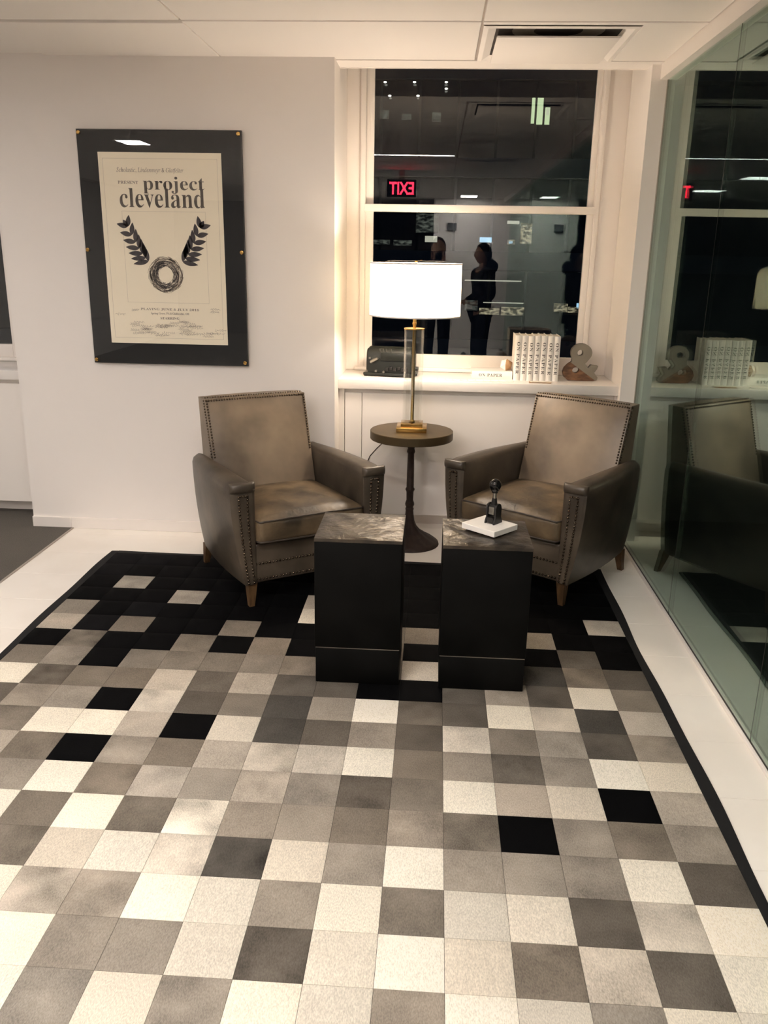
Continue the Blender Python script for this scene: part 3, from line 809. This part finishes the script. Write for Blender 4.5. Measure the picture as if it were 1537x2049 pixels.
    while x <= HW:
        pts.append((x, yf(ZT)-.004, ZT-.007)); nn.append((0, -1, .3))
        pts.append((x, yf(ZT)+.010, ZT+.0035)); nn.append((0, 0, 1)); x += .0130
    o = L('nail_trim', nails(pts, .0056, nn), NAIL, bk, 60); o['kind'] = 'stuff'
    # legs
    k = 0
    for (lx, ly) in ((-.285, -.335), (.285, -.335), (-.275, .25), (.275, .25)):
        bm = BM(); back = ly > 0
        zb = -.0072 if k in short_legs else 0.0
        d = .035 if back else 0
        loft(bm, [[(lx+a*.012 , ly+d+b*.012, zb) for a, b in ((-1, -1), (1, -1), (1, 1), (-1, 1))],
                  [(lx*.99+a*.021, ly+b*.021, .112) for a, b in ((-1, -1), (1, -1), (1, 1), (-1, 1))]])
        L('leg', bm, OAK, smooth=30); k += 1
    return t
armchair((-0.7901, 1.8091, .0076), math.radians(34), 'taupe leather armchair with nailhead trim below the framed poster', ())
armchair((0.512, 1.9631, .0076), math.radians(-37), 'taupe leather armchair with nailhead trim beside the glass wall', (2, 3))

# ---------------------------------------------------------------- framed poster
PY = 2.373
po = thing('framed_poster', 'framed cream theatre-style poster on a wide black mat on the white wall', 'poster', (-1.4455, PY-.02, .929))
FX0, FX1, FZ0, FZ1 = -1.854, -1.036, .930, 2.060
box('back_board', FX0, FX1, PY-.026, PY-.016, FZ0, FZ1, BLACKBOARD, po, .001, 1)
PX0, PX1, PZ0, PZ1 = -1.754, -1.140, 1.036, 1.957
pyf = PY-.0268
paper = box('poster_sheet', PX0, PX1, pyf, PY-.0262, PZ0, PZ1, POSTERP, po)
box('acrylic_cover', FX0, FX1, PY-.036, PY-.031, FZ0, FZ1, ACRYL, po)
box('mount_batten', FX0+.15, FX1-.15, PY-.016, PY-.0005, FZ0+.3, FZ1-.3, BLACKBOARD, po)
for bxx, bz in ((-1.838, 2.043), (-1.051, 2.043), (-1.838, 1.497), (-1.051, 1.497), (-1.838, .948), (-1.051, .948)):
    bm = BM(); lathe(bm, [(0, 0), (.0095, 0), (.0095, .004), (.007, .0065), (0, .007)], 0, 0, 20)
    place(bm, Matrix.Translation((bxx, PY-.036, bz)) @ Matrix.Rotation(PI/2, 4, 'X'))
    obj('standoff_screw', bm, BRASS, po, 40)
PW, PH = PX1-PX0, PZ1-PZ0
def P2(u, v): return (PX0 + u*PW, PZ0 + (1-v)*PH)       # u,v from the sheet's top left
def ptext(name, s, u0, u1, v_base, m_, hfrac=None, dy=.0004, parent=paper, off=0.0):
    bm = text_bm(s, (u1-u0)*PW, hfrac*PH if hfrac else None, offset=off)
    x, z = P2(u0, v_base)
    place(bm, on_front(x, pyf-dy, z))
    return obj(name, bm, m_, parent)
ptext('print_line', ital('Scholastic, Lindenmeyr & Glatfelter'), .145, .69, .105, ARTM, .030)
ptext('print_line', bold('PRESENT'), .150, .315, .158, ARTM, .016)
ptext('print_title', bold('project'), .355, .855, .205, INK, .086, off=-.004)
ptext('print_title', bold('cleveland'), .155, .852, .277, INK, .098, .00045, off=-.004)
ptext('print_line', bold('PLAYING JUNE & JULY 2016'), .27, .765, .818, ARTM, .014)
ptext('print_line', bold('Spring Grove, PA & Chillicothe, OH'), .355, .68, .842, ARTM, .015)
ptext('print_line', bold('STARRING'), .435, .595, .866, INK, .013)
# thin double border
def rect_lines(name, u0, u1, v0, v1, wl, m_):
    bm = BM(); x0, z1 = P2(u0, v0); x1, z0 = P2(u1, v1)
    for a in ((x0, x1, z0, z0+wl), (x0, x1, z1-wl, z1), (x0, x0+wl, z0, z1), (x1-wl, x1, z0, z1)):
        bx(bm, a[0], a[1], pyf-.0003, pyf-.0001, a[2], a[3])
    return obj(name, bm, m_, paper)
rect_lines('print_border', .035, .965, .030, .970, .0010, ARTL)
rect_lines('print_border', .165, .855, .295, .775, .0009, ARTL)
# generic picture: a round wreath of twigs with a leafy sprig on each side
def leaf(bm, u0, v0, u1, v1, wd, n=12):
    x0, z0 = P2(u0, v0); x1, z1 = P2(u1, v1); d = Vector((x1-x0, z1-z0)); nrm = Vector((-d.y, d.x)).normalized()
    a_, b_ = [], []
    for k in range(n+1):
        t_ = k/n; w_ = wd*math.sin(PI*t_**.8)**.9 if 0 < t_ < 1 else 0
        c_ = Vector((x0, z0)) + d*t_
        a_.append(c_ + nrm*w_); b_.append(c_ - nrm*w_)
    vs = [bm.verts.new((p.x, pyf-.0006, p.y)) for p in a_] + [bm.verts.new((p.x, pyf-.0006, p.y)) for p in reversed(b_[1:-1])]
    bm.faces.new(vs)
for s in (-1, 1):
    bm = BM(); c = .505
    def stem(t_): return (c + s*(.13 + .15*t_ + .03*t_*t_), .560 - .075*t_ - .125*t_*t_)
    for k in range(7):
        t_ = .08 + k*.145; u, v = stem(t_)
        for q in (-1, 1):
            ang = math.atan2(.075+.25*t_, .15+.06*t_) + q*.75
            ln = .135 - .045*t_
            leaf(bm, u, v, u + s*ln*math.cos(ang), v - ln*.667*math.sin(ang), .0125)
    pts = [stem(k/8) for k in range(9)]
    leaf(bm, *stem(.95), c + s*.335, .34, .012)
    obj('print_sprig', bm, ARTD, paper)
rw = random.Random(5)
bm = BM(); cxw, czw = P2(.50, .625); RWR = .086
def stroke(bm, pts, wd, dy=.0005):
    for (p, q) in zip(pts, pts[1:]):
        p = Vector(p); q = Vector(q); d = q-p
        if d.length < 1e-6: continue
        nn_ = Vector((-d.y, d.x)).normalized()*wd/2
        bm.faces.new([bm.verts.new((c_.x, pyf-dy, c_.y)) for c_ in (p-nn_, q-nn_, q+nn_, p+nn_)])
for k in range(420):
    r = RWR*math.sqrt(rw.uniform(.22, 1.02)); a = rw.uniform(0, 2*PI); l = rw.uniform(.25, .7); dr = rw.uniform(-.008, .008)
    stroke(bm, [(cxw + (r+dr*t_/4)*math.cos(a+l*t_/4), czw + (r+dr*t_/4)*1.03*math.sin(a+l*t_/4)) for t_ in range(5)], .0016, .0005)
obj('print_wreath', bm, ARTM, paper)
bm = BM()
for k in range(160):
    r = RWR*math.sqrt(rw.uniform(.20, .6)); a = rw.uniform(0, 2*PI); l = rw.uniform(.25, .7)
    stroke(bm, [(cxw + r*math.cos(a+l*t_/4), czw + r*1.03*math.sin(a+l*t_/4)) for t_ in range(5)], .0016, .0007)
obj('print_wreath', bm, ARTD, paper)
# handwritten signatures around the foot of the sheet
bm = BM()
for k in range(46):
    u = rw.uniform(.05, .90); v = rw.uniform(.80, .955)
    if .24 < u+.04 < .82 and v < .875: v = rw.uniform(.885, .955)
    x, z = P2(u, v); ln = rw.uniform(.035, .075); pts = []
    f1, f2 = rw.uniform(5, 9), rw.uniform(11, 17); p1 = rw.uniform(0, 6)
    for q in range(26):
        s_ = q/25
        pts.append((x + ln*s_ + .004*math.sin(f2*s_*3+p1), z + .005*math.sin(f1*s_*4+p1)*(1-.5*s_) + .003*math.cos(f2*s_*3)))
    stroke(bm, pts, .0009)
o = obj('print_signatures', bm, ARTM, paper); o['kind'] = 'stuff'

# ---------------------------------------------------------------- things on the window sill
# row of seven upright books
BX0, BWD, BH, BD = .366, .0347, .243, .175
title = text_bm(bold('ON PAPER'), .172, .0165, spacing=1.25)
bk_labels = ['leftmost', 'second from the left', 'third from the left', 'middle one', 'fifth from the left', 'sixth from the left', 'rightmost']
for k in range(7):
    x0 = BX0 + k*BWD + .0008; x1 = x0 + BWD - .0016; yf_ = 2.655 + .0015*math.sin(k*2.3); hh = BH + .0015*math.cos(k*1.7)
    t = thing('upright_book', 'white hardback standing upright on the sill, ' + bk_labels[k] + ' of the row', 'book', ((x0+x1)/2, yf_+BD/2, .85), group='white hardbacks in the row')
    bm = BM()
    rows = []
    for z in (.85, .85+hh):
        sp = [(x0 + (x1-x0)*q/8, yf_ - .005*math.sin(PI*q/8)) for q in range(9)]
        rows.append([(a, b, z) for a, b in sp] + [(x1, yf_+.0025, z), (x0, yf_+.0025, z)])
    loft(bm, rows); sp_ = obj('spine', bm, BOOKW, t, 50)
    box('cover', x0, x0+.0025, yf_+.0025, yf_+BD, .85, .85+hh, BOOKW, t)
    box('cover', x1-.0025, x1, yf_+.0025, yf_+BD, .85, .85+hh, BOOKW, t)
    box('pages', x0+.0025, x1-.0025, yf_+.004, yf_+BD-.004, .854, .85+hh-.004, BOOKPG, t)
    # title down the spine
    b3 = title.copy()
    # text x -> -Z, text y -> +X
    M_ = Matrix(((0, 1, 0, (x0+x1)/2-.0082), (0, 0, -1, yf_-.0056), (-1, 0, 0, .85+hh-.036), (0, 0, 0, 1)))
    place(b3, M_)
    for v in b3.verts:
        q = (v.co.x-x0)/(x1-x0); v.co.y = yf_ - .005*math.sin(PI*q) - .0006
    obj('spine_title', b3, INKB, sp_)
# flat book
fb = thing('flat_book', 'white hardback lying flat on the sill with a wooden ball on it', 'book', (.253, 2.775, .85))
bm = BM(); rows = []
for x in (.140, .362):
    rows.append([(x, 2.690 - .004*math.sin(PI*q/8), .8505 + .0415*q/8) for q in range(9)] + [(x, 2.6935, .892), (x, 2.6935, .8505)])
loft(bm, rows); sp_ = obj('spine', bm, BOOKW, fb, 50)
box('cover', .140, .362, 2.6935, 2.862, .8505, .8530, BOOKW, fb)
box('cover', .140, .362, 2.6935, 2.862, .8895, .8920, BOOKW, fb)
box('pages', .144, .358, 2.695, 2.858, .8530, .8895, BOOKPG, fb)
b3 = text_bm(bold('ON PAPER'), .128, .0165, spacing=1.25)
place(b3, on_front(.178, 2.6855, .863)); obj('spine_title', b3, INKB, sp_)
# faceted ball, half painted white
ball = thing('faceted_ball', 'small faceted wooden ball, half painted white, on the flat book', 'ornament', (.331, 2.745, .8922))
def facet_half(side):
    bm = BM(); bmesh.ops.create_icosphere(bm, subdivisions=1, radius=.0365)
    rt = Matrix.Rotation(.35, 4, 'Z') @ Matrix.Rotation(.5536, 4, 'X'); bmesh.ops.transform(bm, matrix=rt, verts=bm.verts)
    bmesh.ops.bevel(bm, geom=list(bm.edges), offset=.001, segments=1, affect='EDGES')
    zmin = min(v.co.z for v in bm.verts)
    bmesh.ops.translate(bm, verts=bm.verts, vec=(0, 0, -zmin))
    r = bmesh.ops.bisect_plane(bm, geom=list(bm.verts)+list(bm.edges)+list(bm.faces), plane_co=(0, 0, 0), plane_no=Vector((1, -.25, 0))*side, clear_inner=True)
    ed = [e for e in r['geom_cut'] if isinstance(e, bmesh.types.BMEdge)]
    bmesh.ops.holes_fill(bm, edges=ed)
    return bm
obj('wood_half', facet_half(1), WOODT, ball, world=False); obj('painted_half', facet_half(-1), BOOKW, ball, world=False)
# ampersand: bold loop letter cut from a slab, lower corner in wood
am = thing('ampersand', 'grey and wood block-letter ampersand leaning beside the upright books', 'ornament', (.735, 2.73, .85))
def amp_bm():
    """hand-made heavy ampersand outline, x 0..1, z 0..1.06, with two eyes"""
    cu = bpy.data.curves.new('t', 'CURVE'); cu.dimensions = '2D'; cu.fill_mode = 'BOTH'; cu.extrude = .021
    def poly(pts):
        s_ = cu.splines.new('POLY'); s_.points.add(len(pts)-1)
        for p_, q_ in zip(s_.points, pts): p_.co = (q_[0], q_[1], 0, 1)
        s_.use_cyclic_u = True
    out = []
    for k in range(28):                          # upper bowl, from lower left round to lower right
        a = math.radians(205 - k*(235/27)); out.append((.49 + .305*math.cos(a), .795 + .265*math.sin(a)))
    out += [(.62, .49), (.72, .36), (.80, .46), (.90, .44), (1.00, .43), (.97, .34), (.90, .24), (1.01, .10), (.99, .03), (.86, .00)]
    out += [(.42, 0), (.14, .015), (.03, .10), (-.01, .23), (.03, .36), (.12, .46), (.23, .54), (.24, .62)]
    poly(out)
    poly([(.455 + .085*math.cos(a*PI/10), .80 + .085*math.sin(a*PI/10)) for a in range(20)])
    poly([(.36 + .10*math.cos(a*PI/10), .30 + .085*math.sin(a*PI/10)) for a in range(20)])
    o = bpy.data.objects.new('t', cu); COL.objects.link(o); dg = bpy.context.evaluated_depsgraph_get()
    me = bpy.data.meshes.new_from_object(o.evaluated_get(dg)); bm = BM(); bm.from_mesh(me)
    bpy.data.objects.remove(o); bpy.data.curves.remove(cu); bpy.data.meshes.remove(me)
    bmesh.ops.remove_doubles(bm, verts=bm.verts, dist=.0001)
    return bm
for part, sgn, m_ in (('grey_part', 1, CONC), ('wood_part', -1, WOODR)):
    bm = amp_bm()
    n_ = Vector((.42, .62, 0)).normalized()*sgn
    r = bmesh.ops.bisect_plane(bm, geom=list(bm.verts)+list(bm.edges)+list(bm.faces), plane_co=(.48, .33, 0), plane_no=n_, clear_inner=True)
    ed = [e for e in r['geom_cut'] if isinstance(e, bmesh.types.BMEdge)]
    bmesh.ops.holes_fill(bm, edges=ed)
    place(bm, Matrix.Translation((.641, 2.72, .851)) @ Matrix.Rotation(0, 4, 'Z') @ Matrix(((.188, 0, 0, 0), (0, 0, -1, 0), (0, .19, 0, 0), (0, 0, 0, 1))))
    obj(part, bm, m_, am)
# card stack and clear strip
cs = thing('card_stack', 'thin stack of tan cards lying in front of the upright books', 'cards', (.504, 2.585, .85))
for k in range(3):
    bm = BM(); bx(bm, -.058, .058, -.017, .017, 0, .0022); place(bm, Matrix.Translation((.503+.003*k, 2.583+.002*(k % 2), .8502+.0025*k)) @ Matrix.Rotation(.06*(k-1), 4, 'Z'))
    obj('card', bm, WOODT if k < 2 else BOOKPG, cs)
stp = thing('clear_strip', 'long strip of small pale translucent tiles lying flat on the sill', 'tile strip', (.135, 2.605, .85))
for k in range(11):
    bm = BM(); bx(bm, -.088+k*.0412, -.088+.0385+k*.0412, 2.578, 2.625, .8502, .8542, .001, 1); obj('strip_tile', bm, WHITEPAPER if k % 1 == 0 else ACRYL, stp)
# vintage office machine
vm = thing('vintage_office_machine', 'dark green vintage metal office machine with a lever on the left of the sill', 'office machine', (-.305, 2.735, .85), math.radians(-9))
def VL(name, bm, m_, smooth=40, parent=vm): return obj(name, bm, m_, parent, smooth, world=False)
bm = BM(); bx(bm, -.148, .135, -.085, .075, .006, .022, .004); VL('base_plate', bm, MACH)
# body: end profile in y,z with a rounded rear/top
pr = [(-.072, .022), (.068, .022), (.068, .100)] + [(.018 + .05*math.cos(a*PI/16), .112 + .046*math.sin(a*PI/16)) for a in range(0, 9)] + [(-.030, .158), (-.052, .148), (-.064, .128), (-.068, .100), (-.072, .070)]
bm = BM(); prism(bm, pr, -.135, .125, 'x'); bmesh.ops.bevel(bm, geom=[e for e in bm.edges if abs(e.verts[0].co.x-e.verts[1].co.x) < 1e-6], offset=.010, segments=3, affect='EDGES'); body = VL('machine_body', bm, MACH, 50)
bm = BM(); bx(bm, -.05, .125, -.079, -.066, .088, .130, .003); VL('front_plate', bm, MACH)
for k, q in enumerate((-.058, -.040, -.022, .006)):
    bm = BM(); bx(bm, q-.0012, q+.0012, -.0665, -.0590, .137, .152); VL('index_mark', bm, STEEL, None, body)
bm = BM(); tube(bm, [(-.105, -.078, .078), (-.085, -.092, .092), (-.062, -.098, .104)], [.009, .010, .008], 10); VL('lever', bm, STEEL)
bm = BM(); tube(bm, [(-.112, -.070, .100), (-.112, -.080, .100)], .006, 12); VL('screw_head', bm, STEEL)
for k in range(6):
    bm = BM(); bx(bm, -.02+k*.022, -.004+k*.022, -.088, -.070, .034+.006*(k % 2), .052+.006*(k % 2), .003); VL('key', bm, BLKSATIN)
bm = BM(); tube(bm, [(-.075, -.070, .030), (-.075, -.086, .030)], .007, 12); VL('dial', bm, STEEL)
bm = BM(); tube(bm, [(-.03, -.080, .028), (-.03, -.092, .028)], .006, 12); VL('dial', bm, STEEL)
bm = BM(); tube(bm, [(.135, -.02, .045), (.152, -.02, .045)], .012, 14); VL('side_knob', bm, BLKSATIN)
for sx in (-.135, .122):
    for sy in (-.07, .06):
        bm = BM(); lathe(bm, [(0, 0), (.010, 0), (.011, .003), (.009, .007), (0, .007)], sx, sy, 14); VL('rubber_foot', bm, BLKSATIN)

# ---------------------------------------------------------------- exit sign (seen mirrored in the glass)
ex = thing('exit_sign', 'hanging sign with red glowing EXIT letters, mirrored in the window', 'exit sign', (-.50, -1.92, 2.10))
box('sign_body', -.66, -.34, -1.945, -1.905, 2.105, 2.285, BLKSATIN, ex, .004)
box('hanger', -.53, -.47, -1.94, -1.91, 2.286, 2.3848, ALU, ex)
b3 = text_bm('EXIT', .27, .13, offset=.02)
place(b3, Matrix(((-1, 0, 0, -.365), (0, 0, 1, -1.9035), (0, 1, 0, 2.13), (0, 0, 0, 1)))); obj('sign_letters', b3, EXITM, ex)

# ---------------------------------------------------------------- the two people standing at the camera's place
def skin_mesh(verts, edges, sub=2):
    me = bpy.data.meshes.new('t'); me.from_pydata([v[:3] for v in verts], edges, [])
    o = bpy.data.objects.new('t', me); COL.objects.link(o)
    mo = o.modifiers.new('s', 'SKIN'); mo.use_smooth_shade = True
    o.modifiers.new('d', 'SUBSURF').levels = sub
    sv = me.skin_vertices[0].data
    for k, v in enumerate(verts):
        r = v[3]; sv[k].radius = (r, v[4] if len(v) > 4 else r); sv[k].use_root = (k == 0)
    dg = bpy.context.evaluated_depsgraph_get()
    out = bpy.data.meshes.new_from_object(o.evaluated_get(dg)); bpy.data.objects.remove(o); bpy.data.meshes.remove(me)
    bm = BM(); bm.from_mesh(out); bpy.data.meshes.remove(out); return bm
def person(loc, rz, H, label, arms, hood):
    """arms: per side (elbow, wrist, finger direction) in the body's own frame, facing +y"""
    t = thing('person', label, 'person', loc, rz); k = H/1.70
    V = [(0, 0, .93, .13, .10), (0, 0, 1.08, .125, .09), (0, .01, 1.24, .15, .10), (0, 0, 1.38, .13, .085), (0, .0, 1.45, .055), (0, .012, 1.52, .052)]
    Ed = [(0, 1), (1, 2), (2, 3), (3, 4), (4, 5)]
    for s in (-1, 1):
        b = len(V); V += [(s*.09, 0, .86, .088), (s*.095, .02, .48, .058), (s*.095, -.01, .10, .042), (s*.10, .06, .035, .040), (s*.10, .15, .03, .034)]
        Ed += [(0, b), (b, b+1), (b+1, b+2), (b+2, b+3), (b+3, b+4)]
        el, wr, fd = arms[0 if s < 0 else 1]
        b = len(V); V += [(s*.18, 0, 1.385, .058), (*el, .044), (*wr, .030)]
        Ed += [(3, b), (b, b+1), (b+1, b+2)]
        fd = Vector(fd).normalized(); wv = Vector(wr); side = fd.cross(Vector((0, 0, 1)) if abs(fd.z) < .8 else Vector((0, 1, 0))).normalized()
        pc = wv + fd*.055; V.append((*pc, .026)); Ed.append((b+2, b+3))
        curl = fd.cross(side)
        for q, ln in ((-1.5, .062), (-.5, .075), (.5, .078), (1.5, .070)):
            f0 = pc + side*q*.019 + fd*.03; f1 = f0 + fd*ln*.5; f2 = f1 + (fd*.7 + curl*.7)*ln*.5
            n0 = len(V); V += [(*f0, .0105), (*f1, .0095), (*f2, .008)]; Ed += [(b+3, n0), (n0, n0+1), (n0+1, n0+2)]
        n0 = len(V); th = pc - side*s*.038 - fd*.02; V += [(*th, .012), (*(th + fd*.035 - side*s*.008), .010)]; Ed += [(b+3, n0), (n0, n0+1)]
    bm = skin_mesh(V, Ed)
    # head with a face, joined into the body mesh
    h2 = BM(); bmesh.ops.create_uvsphere(h2, u_segments=28, v_segments=20, radius=1)
    for v in h2.verts:
        x, y_, z = v.co; wz = .078 - (.020*max(0, -z))
        p = Vector((x*wz, y_*(.098-.012*max(0, -z)), z*.118))
        if y_ > .2:
            g = math.exp(-((x/.16)**2 + ((z+.12)/.20)**2)); p.y += .020*g*(1 if z > -.32 else 0)
            p.y += .006*math.exp(-((x/.3)**2 + ((z+.50)/.08)**2)) - .004*math.exp(-((x/.25)**2 + ((z+.42)/.05)**2))
            for sx in (-.38, .38): p.y -= .010*math.exp(-(((x-sx)/.18)**2 + ((z-.06)/.12)**2))
            p.y += .010*math.exp(-((x/.3)**2 + ((z+.82)/.15)**2))
        for sx in (-1, 1):
            p.x += sx*.014*math.exp(-(((x-sx)/.25)**2 + ((y_+.05)/.22)**2 + ((z+.05)/.26)**2))
        v.co = p + Vector((0, .02, 1.60))
    me = bpy.data.meshes.new('t'); h2.to_mesh(me); h2.free(); bm.from_mesh(me); bpy.data.meshes.remove(me)
    for v in bm.verts: v.co *= k
    obj('body', bm, SKIN, t, 80, world=False)
    # trousers and jacket
    tv = [(0, 0, .96, .142, .112)]; te = []
    for s in (-1, 1):
        b = len(tv); tv += [(s*.09, 0, .86, .100), (s*.095, .02, .48, .074), (s*.095, -.005, .09, .062)]; te += [(0, b), (b, b+1), (b+1, b+2)]
    bm = skin_mesh(tv, te)
    for v in bm.verts: v.co *= k
    obj('trousers', bm, CLOTHD, t, 80, world=False)
    jv = [(0, 0, .86, .165, .13), (0, 0, 1.08, .160, .125), (0, .01, 1.24, .175, .13), (0, 0, 1.39, .145, .105), (0, -.01, 1.465, .085)]; je = [(0, 1), (1, 2), (2, 3), (3, 4)]
    for s in (-1, 1):
        el, wr, fd = arms[0 if s < 0 else 1]
        b = len(jv); jv += [(s*.185, 0, 1.385, .078), (*el, .062), (*(Vector(wr)-Vector(fd).normalized()*.01), .046)]; je += [(3, b), (b, b+1), (b+1, b+2)]
    bm = skin_mesh(jv, je)
    for v in bm.verts: v.co *= k
    ja = obj('jacket', bm, CLOTHD if hood else CLOTHG, t, 80, world=False)
    if hood:
        bm = BM(); bmesh.ops.create_uvsphere(bm, u_segments=20, v_segments=12, radius=1)
        for v in bm.verts: v.co = Vector((v.co.x*.125, v.co.y*.085 - .095, v.co.z*.085 + 1.455))*k
        obj('hood', bm, CLOTHD, ja, 80, world=False)
    bm = BM(); bmesh.ops.create_uvsphere(bm, u_segments=24, v_segments=18, radius=1)
    bmesh.ops.bisect_plane(bm, geom=list(bm.verts)+list(bm.edges)+list(bm.faces), plane_co=(0, .25, .12), plane_no=(0, .80, -.60), clear_outer=True)
    for v in bm.verts: v.co = Vector((v.co.x*.090, v.co.y*.110 + .012, v.co.z*.128 + 1.607))*k
    obj('hair', bm, HAIRM, t, 80, world=False)
    return t
person((-.07, -2.50, 0), 0, 1.67, 'person in charcoal jacket holding up a phone, mirrored in the window',
       (((-.25, .10, 1.14), (-.055, .375, 1.405), (.05, .25, .9)), ((.25, .10, 1.14), (.055, .375, 1.405), (-.05, .25, .9))), False)
person((.46, -2.35, 0), math.radians(72), 1.61, 'person in dark hooded jacket standing sideways, mirrored in the window',
       (((-.25, -.03, 1.11), (-.20, .16, 1.02), (.2, 1, .1)), ((.25, -.03, 1.11), (.20, .16, 1.02), (-.2, 1, .1))), True)
ph_ = thing('phone', 'dark phone held upright in the hands of the person in charcoal', 'phone', (-.067, -2.055, 1.39))
box('phone_body', -.105, -.030, -2.062, -2.054, 1.375, 1.523, BLKGLOSS, ph_, .003)
box('phone_screen', -.102, -.033, -2.0628, -2.0622, 1.380, 1.518, emis('screen_glow', (.75, .72, .68), .6), ph_)

# ---------------------------------------------------------------- buildings across the street (night)
YF = 34.0
def fx(x): return -.067 + (x+.067)*1.5
def fz(z): return 1.504 + (z-1.504)*1.5
LITY = emis('office_light_green_white', (.80, .95, .55), .22)
LITW = emis('office_light_warm', (1.0, .86, .55), .06)
LITD = emis('office_light_dim', (.75, .80, .65), .018)
LITB = emis('screen_blue', (.45, .75, 1.0), .28)
LITP = emis('downlight', (1.0, .97, .85), 1.6)
LITT = emis('tube_light', (1.0, .95, .75), .14)
LITR = emis('far_red_sign', (1.0, .05, .06), 1.6)
def speckle(M_, scale):
    nt = M_.node_tree; b = nt.nodes['Principled BSDF']; st_ = b.inputs['Emission Strength'].default_value
    tc = nt.nodes.new('ShaderNodeTexCoord'); mp = nt.nodes.new('ShaderNodeMapping'); mp.inputs['Scale'].default_value = (scale, 1, scale*2.2)
    n = nt.nodes.new('ShaderNodeTexNoise'); n.inputs['Detail'].default_value = 3; n.inputs['Scale'].default_value = 1.0
    r = nt.nodes.new('ShaderNodeMapRange'); r.inputs['From Min'].default_value = .42; r.inputs['From Max'].default_value = .68
    r.inputs['To Min'].default_value = st_*.12; r.inputs['To Max'].default_value = st_*2.2
    nt.links.new(tc.outputs['Object'], mp.inputs['Vector']); nt.links.new(mp.outputs[0], n.inputs['Vector'])
    nt.links.new(n.outputs['Fac'], r.inputs['Value']); nt.links.new(r.outputs[0], b.inputs['Emission Strength'])
for M_ in (LITW, LITD): speckle(M_, 5.0)          # rooms behind the panes: desks, shelves, lamps
bd = thing('office_building', 'dark office building across the street with a few lit windows', 'building', (2.0, YF+3, -12))
bm = BM(); bx(bm, -26, 30, YF, YF+6, -12, 30); obj('facade', bm, FACADE, bd)
for z in (-9.2, -5.7, -2.2, 1.3, 4.8, 8.3, 11.8):
    box('floor_slab', -26, 30, YF-.25, YF-.01, z-.35, z+.35, SLAB, bd)
lit = {}
def pane(x0, x1, z0, z1, m_, nm='window_pane'):
    return box(nm, x0, x1, YF-.10, YF-.02, z0, z1, m_, bd)
for z in (-5.35, -1.85, 1.65, 5.15, 8.65):
    for k in range(9):
        xa = -5.4 + k*1.5
        f_ = box('building_window', xa-.03, xa+1.37, YF-.06, YF-.005, z, z+2.75, DARKPANE, bd)
def lp(x0, x1, z0, z1, m_, nm='lit_window'): box(nm, fx(x0), fx(x1), YF-.16, YF-.08, fz(z0), fz(z1), m_, bd)
lp(2.19, 2.27, 4.78, 5.38, LITY); lp(2.33, 2.48, 4.76, 5.38, LITY); lp(2.54, 2.66, 4.76, 5.16, LITY); lp(2.56, 2.64, 4.98, 5.14, LITT)
lp(-1.72, -1.48, 4.86, 5.06, LITD); lp(-1.15, -.90, 4.84, 4.98, LITD); lp(-.36, -.13, 4.80, 5.02, LITD)
lp(-1.85, -1.40, 1.74, 1.86, LITD); lp(-1.30, -.80, 1.72, 1.86, LITD)
lp(-.70, -.10, 2.06, 2.55, LITD); lp(-.45, -.12, 1.82, 1.98, LITB if False else LITT)
lp(1.02, 1.34, 1.84, 1.97, LITB); lp(1.73, 2.05, 2.32, 2.40, LITT); lp(1.76, 1.96, 1.80, 1.92, LITW); lp(2.10, 2.40, 1.82, 2.34, LITW); lp(1.80, 1.90, 1.82, 1.88, LITB)
lp(.67, 2.2, .835, .862, LITT, 'tube_light'); lp(.70, 1.05, .05, .32, LITD); lp(1.10, 1.65, -.05, .12, LITW); lp(1.70, 2.32, -.06, .16, LITW); lp(1.2, 2.3, .26, .28, LITT, 'tube_light')
lp(3.13, 3.50, .06, .28, LITW); lp(3.52, 3.86, .05, .20, LITW); lp(3.74, 3.86, .16, .30, LITB)
lp(.82, 1.05, -1.08, -.82, LITW); lp(1.12, 1.38, -1.09, -.83, LITW); lp(1.72, 2.15, -1.18, -.74, LITY)
for (x, z) in ((-1.584, 5.695), (-.835, 5.70), (-.025, 5.705), (-.019, 5.553), (-1.461, 5.379), (-.735, 5.384)):
    bm = BM(); bmesh.ops.create_uvsphere(bm, u_segments=10, v_segments=6, radius=.052)
    for v in bm.verts: v.co = Vector((v.co.x*1.2 + fx(x), v.co.y*.5 + YF-.35, v.co.z*.6 + fz(z)))
    obj('downlight', bm, LITP, bd)
